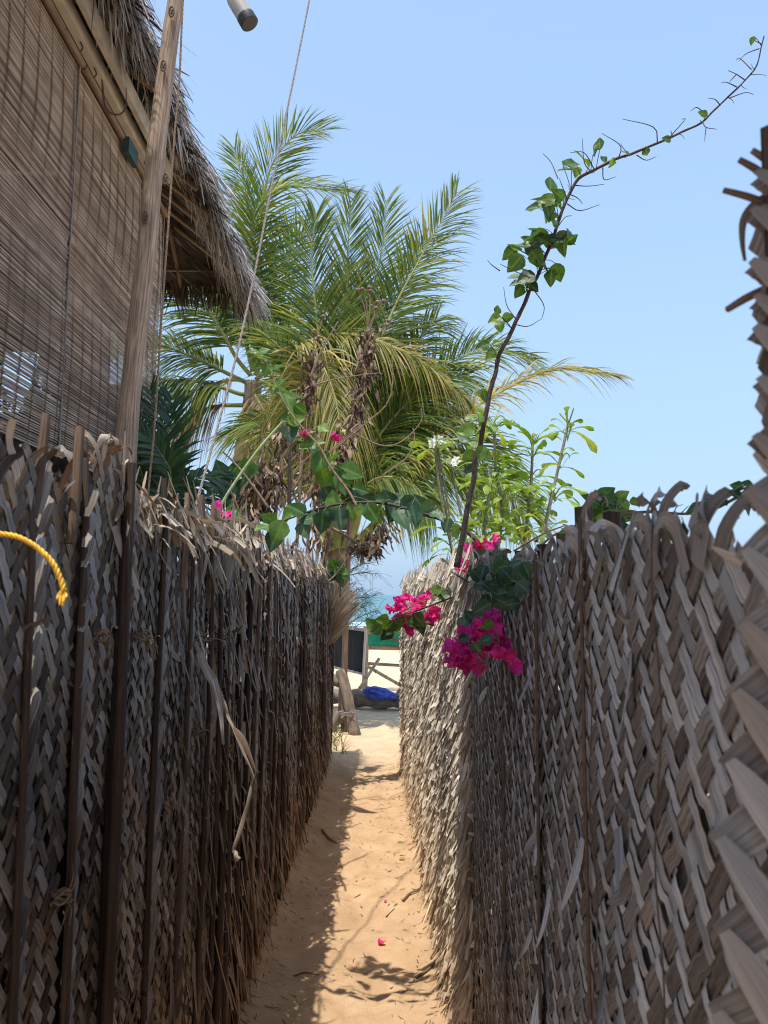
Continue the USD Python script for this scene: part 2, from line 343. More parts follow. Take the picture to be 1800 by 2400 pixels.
for (px, py) in [(655, 2240), (630, 2310), (700, 2110), (690, 2085), (760, 1990), (800, 1900), (850, 2150), (930, 2080), (880, 1960), (960, 2260), (870, 2330), (820, 2050), (900, 1860), (850, 1800)]:
    d = 1.55 / (((py - 1395) / 1800)) * 0.985
    q = P(px, py, d); k = EYE[2] / (EYE[2] - q[2]); q = EYE + (q - EYE) * k
    FOOT.append((q[0], q[1], _r.uniform(.035, .06), _r.uniform(.014, .026)))

for _k in range(70):      # a trodden line of older footprints
    _y = 2.5 + 5.2 * _r.random(); _x = -.07 + _r.gauss(0, .13)
    FOOT.append((_x, _y, _r.uniform(.028, .05), _r.uniform(.007, .017))); FOOT.append((_x + _r.uniform(-.02, .02), _y + _r.uniform(.08, .12), _r.uniform(.02, .03), -_r.uniform(.003, .008)))

def grid_axis(parts):
    return np.unique(np.round(np.concatenate([np.arange(a, b, s) for a, b, s in parts]), 5))
gx = np.r_[-4000, -800, -200, -60, -20, -8, -4, -2, grid_axis([(-1.2, 1.0, .018)]), 1.5, 2.5, 5, 10, 30, 100, 400, 1500, 4000]
gy = grid_axis([(-30, -2, 4), (-2, 2.2, .3), (2.2, 6, .02), (6, 10, .04), (10, 16, .12), (16, 40, .7), (40, 70, 2), (70, 200, 26)])
GX, GY = np.meshgrid(gx, gy, indexing='ij')
V = np.stack([GX, GY, ground_z(GX, GY)], -1).reshape(-1, 3)
i, j = np.meshgrid(np.arange(len(gx) - 1), np.arange(len(gy) - 1), indexing='ij')
F = np.stack([i * len(gy) + j, (i + 1) * len(gy) + j, (i + 1) * len(gy) + j + 1, i * len(gy) + j + 1], -1).reshape(-1, 4)
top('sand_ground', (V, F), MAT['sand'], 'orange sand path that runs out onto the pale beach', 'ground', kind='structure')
sx = np.array([-30000, -6000, -1500, -400, -150, -60, -20, 0, 20, 60, 150, 400, 1500, 6000, 30000.])
sy = np.array([50, 56, 62, 70, 80, 95, 120, 160, 220, 350, 600, 1200, 3000, 8000, 30000.])
GX, GY = np.meshgrid(sx, sy, indexing='ij'); n = len(sy)
i, j = np.meshgrid(np.arange(len(sx) - 1), np.arange(n - 1), indexing='ij')
F = np.stack([i * n + j, (i + 1) * n + j, (i + 1) * n + j + 1, i * n + j + 1], -1).reshape(-1, 4)
top('sea', (np.stack([GX, GY, 0 * GX - 1.0], -1).reshape(-1, 3), F), MAT['sea'], 'calm turquoise sea reaching the horizon beyond the beach', 'sea', kind='structure')
rs = np.random.default_rng(8)
foam = []
for (yy, ln) in [(60.5, 60), (64, 40), (69, 50)]:
    xs = np.linspace(-ln, ln, 90)
    c = np.stack([xs, yy + 1.2 * (meshkit.fbm(np.stack([xs * .2, xs * 0 + yy, xs * 0], -1), 3, 4) - .5) * 3, xs * 0 - .965], 1)
    foam.append(ribbon(c, (0, 0, 1), .8 + .9 * rs.random(90), .04))
top('surf', join(foam), MAT['foam'], 'thin white lines of surf along the shore', 'surf', kind='stuff')

# ------------------------------------------------------------------ fences
def wall(xf, lean=0.0, side=1):
    """u = y along the path, v = height, n = out towards the path (side=+1: the path lies on the +x side)"""
    def W(u, v, n):
        u, v, n = np.broadcast_arrays(np.asarray(u, float), v, n)
        return np.stack([xf(u) + lean * v + side * n, u, v], -1)
    return W

def bump_n(u, v, seed, amp):
    return amp * (meshkit.fbm(np.stack([u * 2.3, v * 1.1, 0 * u + seed], -1), 2, seed) - .5) * 2

def weave(W, side, u0, u1, v0, vtop, pitch, amp, seed, n0=0.0, theta=48, tip=.25, plen=(.35, .75), loops=.4, width=.86, wav=.012, gap=.02, loop_r=(.010, .022), tipout=(.01, .035), ratio=1.35, flip=.06, jit=.09, pleated=False, warp=.022, plain_=False):
    """plaited leaf: strips of two slants that pass over and under one another at every crossing"""
    rng = np.random.default_rng(seed); out = []
    th = math.radians(theta); c, s = math.cos(th), math.sin(th)
    N = np.array([side, 0, 0.0])
    vmax = max(vtop(u0), vtop((u0 + u1) / 2), vtop(u1)) + .1
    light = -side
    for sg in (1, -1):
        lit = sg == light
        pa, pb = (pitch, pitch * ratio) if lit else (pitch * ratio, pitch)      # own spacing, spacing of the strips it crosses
        c0 = min(u0 * s - sg * v * c for v in (v0, vmax)); c1 = max(u1 * s - sg * v * c for v in (v0, vmax))
        for i in range(int(c0 / pa) - 1, int(c1 / pa) + 2):
            cc = i * pa + rng.normal(0, pa * jit)
            va, vb = sorted(((u0 * s - cc) / (sg * c), (u1 * s - cc) / (sg * c)))
            va, vb = max(va, v0), min(vb, vmax)
            if vb - va < .03: continue
            # crossings: coordinate of the other family along this strip is (cc + sg * 2 v c) / pb
            ja, jb = sorted(((cc + sg * 2 * va * c) / pb, (cc + sg * 2 * vb * c) / pb))
            js = np.arange(math.floor(ja), math.ceil(jb) + 1)
            if sg < 0: js = js[::-1]
            def over(j):
                A, B = (i, j) if sg > 0 else (j, i)
                o = (A + B) % (2 if plain_ else 4) < (1 if plain_ else 2)
                if (math.sin(A * 12.9898 + B * 78.233 + seed) * 43758.5453) % 1 < flip: o = not o
                return o if sg > 0 else not o
            k = 0
            while k < len(js):
                n_c = max(2, int(rng.uniform(*plen) * 2 * c * s / pb))
                e = min(len(js), k + n_c)
                while e < len(js) and over(int(js[e - 1])): e += 1               # ends tuck in under the next strip
                seg = js[k:e]; k = e
                if len(seg) < 1 or rng.random() < gap: continue
                bb, nn = [], []
                for q, j in enumerate(seg):
                    for d in (-.40, 0, .40) if pleated else (-.40, .40):
                        bb.append(j + d * (1 if sg > 0 else -1)); o = over(int(j))
                        nn.append((amp if o else -amp) + (.0010 if o and d == 0 else 0))
                vv = (np.array(bb) * pb - cc) / (sg * 2 * c); nn = np.array(nn)
                m = (vv > va - .02) & (vv < vb + .02) & (vv > v0 - .03)
                vv, nn = vv[m], nn[m]
                if len(vv) < 3: continue
                uu = (cc + sg * vv * c) / s; hit = False
                top_ = np.array([vtop(float(q)) for q in uu]); m = vv < top_
                if not m.all():
                    if m.sum() < 3: continue
                    vv, uu, nn = vv[m], uu[m], nn[m]; hit = True
                n = len(vv)
                nn = nn + n0 + rng.normal(0, .0005) + bump_n(uu, vv, seed, wav)
                w = pa * width * rng.uniform(.90, 1.07) * np.ones(n)
                tw = np.full(n, rng.normal(0, .035)) - sg * side * .03
                if hit and rng.random() < loops:
                    r_ = rng.uniform(*loop_r); ph = np.linspace(.3, rng.uniform(1.4, 3.4), 8)
                    sgn = -1 if rng.random() < .6 else 1
                    ext = rng.uniform(0, .03)
                    lift = np.sin(np.minimum(ph, np.pi)) * r_ + ext * np.minimum(ph / 1.5, 1)
                    lift = np.where(ph > np.pi, lift - (ph - np.pi) * r_ * 1.6, lift)
                    uu = np.r_[uu, uu[-1] + sg * c / s * lift * .5 + .3 * r_ * ph * sg]
                    vv = np.r_[vv, vv[-1] + lift]
                    nn = np.r_[nn, nn[-1] + sgn * r_ * (1 - np.cos(ph)) * 1.1]
                    w = np.r_[w, w[-1] * np.linspace(1, rng.uniform(.3, .9), 8)]; tw = np.r_[tw, tw[-1] + np.linspace(0, rng.normal(0, .5), 8)]
                elif rng.random() < tip:
                    kk = min(n - 1, 4); e_ = np.linspace(0, 1, kk); o = rng.uniform(*tipout)
                    if rng.random() < .6 or hit: nn[-kk:] += o * e_ ** 1.6; w[-kk:] *= 1 - .85 * e_ ** 1.5; tw[-kk:] += e_ * rng.normal(0, .5)
                    else: nn[:kk] += o * e_[::-1] ** 1.6; w[:kk] *= 1 - .85 * e_[::-1] ** 1.5; tw[:kk] += e_[::-1] * rng.normal(0, .5)
                pl = None
                if pleated:
                    q_ = rng.uniform(.02, .06); pl = [rng.uniform(-.02, .02), q_ * rng.uniform(.2, 1), q_ * rng.uniform(-.3, 1), q_ * rng.uniform(.3, 1), rng.uniform(-.02, .02)]
                q3 = np.stack([uu * 2.6, vv * 2.1, 0 * uu + seed], -1)      # the whole plait sags and drifts together
                uu = uu + warp * (meshkit.noise(q3, seed) - .5) * 2; vv = vv + warp * 1.3 * (meshkit.noise(q3 * 1.3 + 5, seed) - .5) * np.clip(vv * 4, 0, 1)
                g_ = ribbon(W(uu, vv, nn), N, w, rng.choice([.02, .04, -.02, .05]), twist=tw, pleat=pl)
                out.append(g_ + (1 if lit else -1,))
    return out

def put_strips(path, pieces, mat, most, name='leaf_strip'):
    """the pieces that show largest as meshes of their own, the rest as one part"""
    def size(g):
        c = g[0].mean(0); d = np.linalg.norm(c - EYE)
        q = c - EYE; z = q @ _F
        if z < .2: return 0
        x, y = abs(q @ _R / z), abs(q @ _U / z)
        return (np.linalg.norm(g[0][0] - g[0][-1]) / d ** 2) * (1 if x < .5 and y < .67 else .02)
    o = sorted(range(len(pieces)), key=lambda k: -size(pieces[k]))
    mats = mat if isinstance(mat, tuple) else (mat, mat)
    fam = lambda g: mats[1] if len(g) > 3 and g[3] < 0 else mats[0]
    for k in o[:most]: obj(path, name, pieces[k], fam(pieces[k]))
    for m_ in set(mats):
        rest = [pieces[k] for k in o[most:] if fam(pieces[k]) is m_]
        if rest: obj(path, name, join(rest), m_, kind='stuff')

def shards(W, side, n, u0, u1, vr, seed, ln=(.05, .13), w=(.010, .022), out=(.006, .03), up=.75, spread=.5, dens=None):
    """loose ends of leaves that stand off the wall"""
    rng = np.random.default_rng(seed); res = []
    for k in range(n):
        u = u0 + (u1 - u0) * (rng.random() if dens is None else rng.random() ** dens); v = rng.uniform(*vr)
        L = rng.uniform(*ln); a = rng.normal(0, spread); dr = 1 if rng.random() < up else -1
        t = np.linspace(0, 1, 5); o = rng.uniform(*out); bend = rng.normal(0, .3)
        uu = u + L * t * math.sin(a) + L * bend * t ** 2 * .3; vv = v + dr * L * t * math.cos(a) - (.25 * L * t ** 3 if dr > 0 and rng.random() < .4 else 0)
        nn = .002 + (o * t ** 1.4 if dr < 0 else o * (1 - t) ** 1.2)
        res.append(ribbon(W(uu, vv, nn), (side, .0, .0), rng.uniform(*w) * (1 - .8 * t ** 2.2), rng.choice([.12, .2, -.15]), twist=rng.normal(0, .35) + t * rng.normal(0, .8)))
    return res

H_L, H_R = 1.77, 1.63
def topL(u): return H_L + .035 * math.sin(u * 5.1) + .03 * math.sin(u * 13.3 + 1) - .012 * u
def topR(u): return H_R + .02 * math.sin(u * 6.3 + .5) + .015 * math.sin(u * 17)
rng = np.random.default_rng(11)

# --- right fence, shaded stretch near the camera
WRn = wall(lambda y: XR(y) + .002, .0, -1)
p = thing('woven_fence', 'grey woven palm leaf fence in shade along the right of the path', 'fence', (.34, 1.5, 0))
front, back = [], []
for (a, b, sd, n0) in [(.55, 1.00, 21, .0), (1.0, 1.52, 22, -.008), (1.52, 1.86, 23, .004), (1.86, 2.42, 24, -.004)]:
    front += weave(WRn, -1, a, b, 0.0, topR, .0225, .0018, sd, n0, theta=48, ratio=1.15, tip=.10, loops=.4, loop_r=(.006, .016), width=.90, wav=.010, gap=.02, plen=(.3, .8), pleated=True, tipout=(.008, .022))
back = weave(WRn, -1, .5, 2.45, 0.0, lambda u: topR(u) - .02, .04, .002, 31, -.022, theta=41, tip=0, loops=.2, width=1.0, wav=.006, gap=.0)
loose = shards(WRn, -1, 40, .9, 2.4, (.1, 1.6), 41, ln=(.05, .12), w=(.014, .024), out=(.01, .035), up=.5)
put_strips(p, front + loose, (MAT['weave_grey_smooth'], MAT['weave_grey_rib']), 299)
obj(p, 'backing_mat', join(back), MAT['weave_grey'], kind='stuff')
for k, (u, hh) in enumerate([(1.32, 1.705), (1.17, 1.68), (1.47, 1.67), (1.02, 1.64), (1.62, 1.66), (1.86, 1.66), (2.1, 1.67), (2.3, 1.68)]):
    q = [WRn(u + rng.normal(0, .005), v, -.045 + .01 * math.sin(v * 3 + u)) for v in np.linspace(-.1, hh, 8)]
    obj(p, 'stake', tube(q, .012 + .004 * rng.random(), 8, seed=k, rough=.12), MAT['stem'])
# split stems that run down the joints of the mats
for k, (u, n0) in enumerate([(1.165, .004), (1.475, .008), (1.86, .005)]):
    q = [WRn(u + .006 * math.sin(v * 2.2 + u * 9), v, n0) for v in np.linspace(.95 if k == 0 else .0, topR(u) + .01, 12)]
    obj(p, 'leaf_stem', tube(q, .0030, 6, seed=k + 20, rough=.1), MAT['cord_dark'])
# lacing cords
for k, u in enumerate([.86, 1.12]):
    q = [WRn(u + .010 * math.sin(v * 6 + u * 9), v, .010 + .004 * math.sin(v * 21)) for v in np.linspace(.9, 1.63, 26)]
    obj(p, 'lacing', tube(q, .0011, 5, seed=k), MAT['cord_dark'])
# big leaf loops folded over the top
for k, (px, py, y, sc) in enumerate([(1700, 1205, .74, 1.3), (1655, 1225, .80, .9), (1590, 1235, .86, .8), (1480, 1250, 1.0, .8), (1385, 1275, 1.18, 1.1), (1560, 1225, .88, .9), (1440, 1240, 1.08, .9), (1345, 1300, 1.25, .9)]):
    c0 = P(px, py, y); c0[0] = XR(y) - .002
    rr = .010 * sc + .006; ph = np.linspace(-.2, 2.7, 14); sgn = rng.choice([-1, 1])
    L = rng.uniform(.025, .045)
    pre = np.linspace(-L, 0, 5)[:-1]
    dx = np.r_[np.zeros(4), -(1 - np.cos(np.maximum(ph, 0))) * rr * .9 * .6]
    dz = np.r_[pre, np.sin(np.minimum(np.maximum(ph, 0), 2.8)) * rr * 1.2 - np.maximum(ph - 2.4, 0) * rr * .9]
    dy = np.r_[-pre * .5 * sgn, -sgn * np.maximum(ph, 0) * rr * .55]
    obj(p, 'folded_leaf', ribbon(c0 + np.stack([dx, dy, dz], 1) - [0, 0, rr], (-1, 0, .0), np.r_[np.full(12, .024 * sc), .024 * sc * np.linspace(1, .5, 6)], .05), MAT['weave_grey'])

# --- right fence, sunlit stretch
WRf = wall(lambda y: XR(y) + .004, .0, -1)
p = thing('woven_fence', 'sunlit straw coloured palm leaf fence along the far right of the path', 'fence', (.30, 4.7, 0))
front = weave(WRf, -1, 2.42, 7.2, 0.0, lambda u: topR(u) + .03 * math.sin(u * 3.0), .026, .003, 51, .0, theta=55, tip=.6, plen=(.12, .34), loops=.1, width=.92, wav=.03, gap=.08, tipout=(.012, .04))
back = weave(WRf, -1, 2.42, 7.2, 0.0, lambda u: topR(u) - .02, .05, .002, 52, -.03, theta=48, tip=0, loops=0, width=1.0, wav=.012, gap=.0)
loose = shards(WRf, -1, 6200, 2.45, 7.25, (.02, 1.64), 53, ln=(.05, .15), w=(.009, .020), out=(.010, .042), up=.58, spread=.27, dens=1.25)
skirt = shards(WRf, -1, 380, 2.6, 7.2, (.0, .22), 54, ln=(.10, .24), w=(.008, .018), out=(.02, .07), up=.08, spread=.5)
crest = shards(WRf, -1, 500, 2.4, 7.2, (1.56, 1.64), 55, ln=(.05, .14), w=(.008, .018), out=(-.03, .03), up=1, spread=.6)
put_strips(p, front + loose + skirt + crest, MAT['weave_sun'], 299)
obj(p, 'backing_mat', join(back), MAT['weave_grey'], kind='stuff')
for k, u in enumerate(np.linspace(2.6, 7.15, 9)):
    q = [WRf(u, v, -.05) for v in np.linspace(-.1, 1.66 + .04 * rng.random(), 6)]
    obj(p, 'stake', tube(q, .014, 7, seed=k, rough=.1), MAT['stake'])

# --- tall foreground panel at the right edge of the frame
WT = wall(lambda y: 0.296 + 0 * y, .010, -1)
p = thing('woven_fence', 'tall grey woven leaf panel closest to the camera at the far right edge', 'fence', (.30, .2, 0))
def topT(u): return 1.90 + .02 * math.sin(u * 30)
front = weave(WT, -1, -.5, .585, 0.0, topT, .028, .002, 61, .0, theta=46, tip=.1, plen=(.2, .4), loops=.0, width=.9, wav=.004, warp=.006, gap=.03, tipout=(.006, .015), pleated=True)
back = weave(WT, -1, -.5, .58, 0.0, topT, .05, .002, 62, -.024, theta=45, tip=0, loops=0, width=1.0, wav=.004, gap=0)
put_strips(p, front, (MAT['weave_grey_smooth'], MAT['weave_grey_rib']), 230)
obj(p, 'backing_mat', join(back), MAT['weave_brown'], kind='stuff')
for k, (u, n0, h) in enumerate([(.582, -.004, 1.93), (.35, -.04, 1.98), (.0, -.04, 1.98), (-.4, -.04, 1.98)]):
    q = [WT(u + .002 * math.sin(v * 4), v, n0) for v in np.linspace(-.1, h, 14)]
    obj(p, 'stake', tube(q, .009, 8, seed=k + 5, rough=.2), MAT['stem'])
tips = [(1772, 400, 1), (1763, 487, 1), (1761, 609, 1.1), (1772, 690, 1), (1769, 764, 1.1), (1778, 883, 1), (1769, 1018, 1.1), (1755, 1142, 1.3), (1746, 1287, 1.3), (1743, 1461, 1.4), (1724, 1619, 1.5), (1711, 1783, 1.5), (1688, 1964, 1.5), (1697, 2183, 1.5), (1679, 2373, 1.5)]
for k, (px, py, sc) in enumerate(tips):      # leaf ends folded round the edge of the panel
    L = .080 * sc * rng.uniform(.9, 1.15); t = np.linspace(0, 1, 9); q0 = P(px, py, .575)
    d = nrm([.46, -.22, -.85 + rng.normal(0, .06)])
    q = q0 + d * L * t[:, None] + np.array([0, -1, .3]) * (.010 * np.sin(t * 3.1))[:, None]
    obj(p, 'folded_leaf', ribbon(q, nrm([-.5, -1, .25]), .0165 * sc * np.interp(t, [0, .08, .3, .75, 1], [.35, .62, 1, .95, .7]), .08, twist=rng.normal(0, .12) + t * .3, pleat=[0, .07, .02, .08, -.02]), MAT['weave_grey'])
    d2 = nrm([.7, -.2, .55 + rng.normal(0, .1)]); q = q0 + [.004, .008, -.012] + d2 * L * .8 * t[:, None]
    obj(p, 'folded_leaf', ribbon(q, nrm([-.5, -1, .25]), .022 * sc * np.interp(t, [0, .3, 1], [.8, 1, .8]), .08, twist=rng.normal(0, .12), pleat=[0, .07, .02, .08, -.02]), MAT['weave_grey_rib'])
for k, (px, py, qx, qy) in enumerate([(1800, 478, 1696, 446), (1802, 418, 1732, 374), (1800, 790, 1704, 726), (1815, 392, 1762, 352)]):
    a, b = P(px, py, .60), P(qx, qy, .60)
    if k == 2: a, b = P(1792, 678, .60), P(1704, 726, .60)
    obj(p, 'broken_stem', tube(smooth_path([a, (a + b) / 2 + [0, 0, .001], b], 5), [.0034, .0034, .0033, .003, .0026], 6, seed=k), MAT['stake'])
obj(p, 'dry_ribbon', ribbon(smooth_path([P(1800, 462, .61), P(1765, 485, .61), P(1742, 520, .61), P(1740, 570, .61), P(1746, 612, .61)], 14), (0, -1, .2), np.linspace(.010, .003, 14), .2), MAT['weave_brown'])

# --- left fence
WL = wall(lambda y: XL(y), .0, 1)
p = thing('woven_fence', 'tall dark brown palm leaf fence with upright split stems along the left of the path', 'fence', (-.5, 3.5, 0))
stems = [.72, .93, 1.14, 1.33, 1.53, 1.80, 2.06, 2.28]
u = 2.28
while u < 7.3:
    u += rng.uniform(.09, .2); stems.append(u)
front, back, ladder = [], [], []
for k in range(len(stems) - 1):
    a, b = stems[k], stems[k + 1]
    front += weave(WL, 1, a + (.058 if b - a > .15 else .03 if b - a > .12 else .015), b + .004, 0.0, topL, .0215, .0018, 70 + k, rng.uniform(-.016, .002), theta=55, ratio=1.15, tip=.2 if a < 2 else .4, plen=(.25, .6), loops=.35 if a > 1.5 else .6, loop_r=(.006, .018), width=.90, wav=.012, gap=.05, tipout=(.01, .03), pleated=(a < 2.3))
back = weave(WL, 1, .6, 7.4, 0.0, lambda u: topL(u) - .04, .05, .002, 131, -.055, theta=50, tip=0, loops=.1, width=1.0, wav=.01, gap=.05)
back2 = weave(WL, 1, .6, 7.4, 0.0, lambda u: topL(u) - .06, .06, .002, 132, -.078, theta=47, tip=0, loops=.1, width=1.0, wav=.01, gap=.03)
for u in stems:
    step = .048 if u < 2.5 else .06
    for v in np.arange(.05, 1.72, step):
        t = np.linspace(0, 1, 6); dv = rng.uniform(.05, .085)
        q = WL(u + .008 + .062 * t + rng.normal(0, .003), v + rng.normal(0, .006) + dv * np.sin(t * 2.2), .004 - .022 * t + .010 * np.sin(t * 3.1))
        ladder.append(ribbon(q, (1, -.5, .1), .021 * np.clip(.5 + 1.6 * t, 0, 1) * (1 - .5 * t ** 3), .12, twist=.9 - 1.3 * t + rng.normal(0, .2)))
loose = shards(WL, 1, 1100, 2.0, 7.3, (.05, 1.72), 141, ln=(.06, .2), w=(.006, .018), out=(.004, .035), up=.4, spread=.22)
crest = shards(WL, 1, 640, 1.45, 7.3, (1.64, 1.74), 142, ln=(.05, .17), w=(.008, .024), out=(-.05, .05), up=.9, spread=.6)
skirt = shards(WL, 1, 550, 1.8, 7.3, (.0, .4), 143, ln=(.1, .35), w=(.005, .013), out=(.01, .06), up=.3, spread=.18)
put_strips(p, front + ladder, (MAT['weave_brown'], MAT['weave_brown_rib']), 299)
obj(p, 'loose_leaf', join(loose + skirt), MAT['weave_brown'], kind='stuff')
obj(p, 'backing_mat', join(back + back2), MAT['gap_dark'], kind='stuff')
for k in range(len(crest))[:140]: pass
put_strips(p, crest, MAT['weave_top'], 120, 'top_leaf')
for k, u in enumerate(stems):
    h = topL(u) + rng.uniform(-.06, .07)
    n = 16; vv = np.linspace(-.08, h, n)
    q = WL(u + .010 * np.sin(vv * 1.7 + u * 7) + rng.normal(0, .01) * vv, vv, .006 + .008 * np.sin(vv * 2.3 + u * 5) - .01 * (vv > 1.7))
    r_ = rng.uniform(.006, .010) if u < 2.5 else rng.uniform(.007, .012)
    obj(p, 'leaf_stem', tube(q, r_ * np.linspace(1.15, .85, n), 8, seed=k, rough=.07), MAT['stem'])
# broad stakes and split stems that stand above the top
for k, (px, py, y, L, w, dx) in enumerate([(95, 970, 1.16, .16, .016, .02), (178, 1000, 1.29, .20, .018, .010), (252, 1085, 1.50, 1.75, .024, -.004), (410, 1155, 2.0, .25, .020, .01), (445, 1160, 2.15, .3, .022, .008), (575, 1225, 3.05, .4, .032, .02), (620, 1235, 3.4, .35, .028, .02), (655, 1262, 3.8, .3, .026, .03), (540, 1290, 2.8, .3, .024, .01), (480, 1190, 2.3, .3, .02, .02)]):
    a = P(px, py, y); a[0] = XL(y) + (.022 if k == 2 else .004)
    b = a + [-.002, -dx, -L]
    q = smooth_path([b, (a + b) / 2 + [0, .004, 0], a], 6)
    g = tube(q, w / 2 * np.array([.9, 1, 1, 1, .95, .85]), 7, seed=k + 40, rough=.1)
    obj(p, 'stake', g, MAT['stem'] if k == 2 else MAT['stake'])
# messy bent leaves lying over the top
for k in range(46):
    u = rng.uniform(1.7, 2.9) if k < 26 else rng.uniform(1.2, 5.5)
    c0 = WL(u, topL(u) + rng.uniform(-.05, .03), rng.uniform(-.05, .03))
    a = rng.uniform(0, 6.28); L = rng.uniform(.08, .2); t = np.linspace(-.5, 1, 8)[:, None]
    d = nrm([rng.normal(0, .5), math.cos(a), rng.normal(.15, .5)])
    q = c0 + d * L * t + np.array([0, 0, -1.0]) * L * .5 * np.abs(t) ** 2
    obj(p, 'bent_leaf', ribbon(q, nrm([.6, rng.normal(0, .4), .7]), rng.uniform(.012, .026) * np.linspace(1, .45, 8), .15, twist=np.linspace(0, rng.normal(0, 1), 8)), MAT['weave_top'])
# the broad pale sheath ends hanging over the top
for k, pts in enumerate([[(535, 1255), (520, 1330), (508, 1378)], [(497, 1195), (470, 1270), (452, 1340)], [(512, 1250), (490, 1330), (470, 1375)]]):
    q = smooth_path([P(a, b, 2.52 + .05 * k) + [.02, 0, 0] for a, b in pts], 9)
    obj(p, 'leaf_sheath', ribbon(q, (.6, -.8, .1), np.linspace(.030, .048 if k == 0 else .034, 9), .22), MAT['weave_top'])
# coir knots that lash the mats
for k, (px, py, y) in enumerate([(245, 1500, 1.42), (330, 1498, 1.66), (480, 1500, 2.2), (530, 1495, 2.45), (470, 1710, 2.2), (700, 1500, 4.6), (280, 2330, 1.55), (165, 2110, 1.30), (395, 1890, 1.9), (545, 1760, 2.6)]):
    c0 = P(px, py, y); c0[0] = XL(y) + .02
    gs = []
    for m in range(9):
        d = rng.normal(0, 1, 3) * [.3, .6, .8]; L = rng.uniform(.015, .055)
        q = smooth_path([c0 + rng.normal(0, .004, 3), c0 + d * L * .5 + [.006, 0, 0], c0 + d * L + [.004, 0, -.012]], 6)
        gs.append(tube(q, .0011, 4, seed=m))
    t = np.linspace(0, 6.28 * 2, 26)
    gs.append(tube(c0 + np.stack([.014 * np.cos(t) - .012, .018 * np.sin(t), .004 * np.sin(t * 3.3) + .002 * t - .008], 1), .0026, 5))
    obj(p, 'coir_knot', join(gs), MAT['rope_brown'])
# flared end of the fence
gs = []
for k in range(150):
    t = np.linspace(0, 1, 6); a = rng.uniform(-.4, .75); L = rng.uniform(.2, .42)
    b = WL(7.15 + rng.uniform(-.25, .15), 1.25 + rng.uniform(-.15, .2), rng.uniform(0, .03))
    q = b + np.stack([L * t * (.5 + a) * .62, -.1 * t, L * t * (.75 - .15 * a)], 1)
    gs.append(ribbon(q, (.2, -1, .2), .02 * (1 - .6 * t), .1))
obj(p, 'flared_leaf', join(gs), MAT['weave_top'], kind='stuff')

# ------------------------------------------------------------------ thatched hut on stilts, left
EX, EZ, EY = -1.45, 5.08, 8.45          # outer eave line: x, height, far corner
hut = thing('thatched_hut', 'raised hut with shaggy grey palm thatch roof and bamboo rafters at upper left', 'hut', (-2.5, 4.5, 0))
slope = .78
RX, RZ = -4.6, EZ + slope * 3.36        # ridge
def roof_pt(x, y, dz=0): return np.array([x, y, min(EZ + slope * (EX - x), EZ + slope * max(0, EY - y)) + dz])
def slab(quad, th):
    q = np.asarray(quad, float); n = nrm(np.cross(q[1] - q[0], q[2] - q[0])); n = n if n[2] > 0 else -n
    return np.vstack([q, q - n * th]), (np.array([[0, 1, 2, 3], [7, 6, 5, 4], [0, 4, 5, 1], [1, 5, 6, 2], [2, 6, 7, 3], [3, 7, 4, 0]]) if len(q) == 4 else None), None
ry = EY - 3.36
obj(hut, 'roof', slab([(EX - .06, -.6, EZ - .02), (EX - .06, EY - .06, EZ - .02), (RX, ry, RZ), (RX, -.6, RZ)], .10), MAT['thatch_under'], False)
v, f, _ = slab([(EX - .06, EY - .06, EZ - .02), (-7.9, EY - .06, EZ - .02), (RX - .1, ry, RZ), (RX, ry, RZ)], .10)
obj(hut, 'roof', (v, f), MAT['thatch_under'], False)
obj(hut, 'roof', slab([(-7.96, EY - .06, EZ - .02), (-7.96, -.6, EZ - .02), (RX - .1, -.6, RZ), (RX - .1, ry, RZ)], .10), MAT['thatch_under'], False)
rg = np.random.default_rng(77); gs, under = [], []
def strand(b, d, L, w, sag, nor, tw=.4):
    t = np.linspace(0, 1, 5)[:, None]
    q = b + d * L * t + np.array([0, 0, -1.0]) * sag * L * t ** 2
    return ribbon(q, nor, w * (1 - .75 * t[:, 0] ** 2), rg.choice([.1, .2, -.15]), twist=rg.normal(0, tw) + t[:, 0] * rg.normal(0, .5))
for k in range(8200):    # long side eave: layered fringe
    y = rg.uniform(-.4, EY + .02); lay = rg.random()
    b = np.array([EX - .05 - .42 * lay ** 1.3 + rg.normal(0, .02), y, 0]); b[2] = EZ + slope * (EX - b[0]) + rg.uniform(-.04, .03) + .05 * math.sin(y * 5.3)
    clump = meshkit.noise(np.array([y * 3.1, lay * 3, 0]), 5)
    d = nrm([.62 + rg.normal(0, .14) - .25 * lay * 0, rg.normal(.12, .28), -.60 + rg.normal(0, .16)])
    gs.append(strand(b, d, rg.uniform(.16, .40) * (.5 + .8 * clump), rg.uniform(.009, .02), rg.uniform(.15, .8), nrm([.8, 0, .6])))
for k in range(1500):    # tips that hang down under the eave
    y = rg.uniform(-.4, EY); c = meshkit.noise(np.array([y * 2.1, 0, 0]), 9)
    b = np.array([EX - rg.uniform(.0, .22), y, EZ - .06 + rg.uniform(-.05, .05)])
    d = nrm([.16 + rg.normal(0, .16), rg.normal(.05, .25), -1])
    gs.append(strand(b, d, rg.uniform(.08, .36) * (.15 + 1.1 * c), rg.uniform(.008, .017), .1, (1, 0, .1), .8))
for k in range(800):    # the corner, sweeping out and down
    a = rg.uniform(-.1, 1.5); b = np.array([EX - .25 * rg.random(), EY - .25 * rg.random(), EZ + rg.uniform(-.1, .12)])
    d = nrm([math.cos(a) * .75, math.sin(a) * .6, -.85 + rg.normal(0, .12)])
    gs.append(strand(b, d, rg.uniform(.12, .42), rg.uniform(.009, .017), rg.uniform(0, .4), nrm([.7, -.5, .5])))
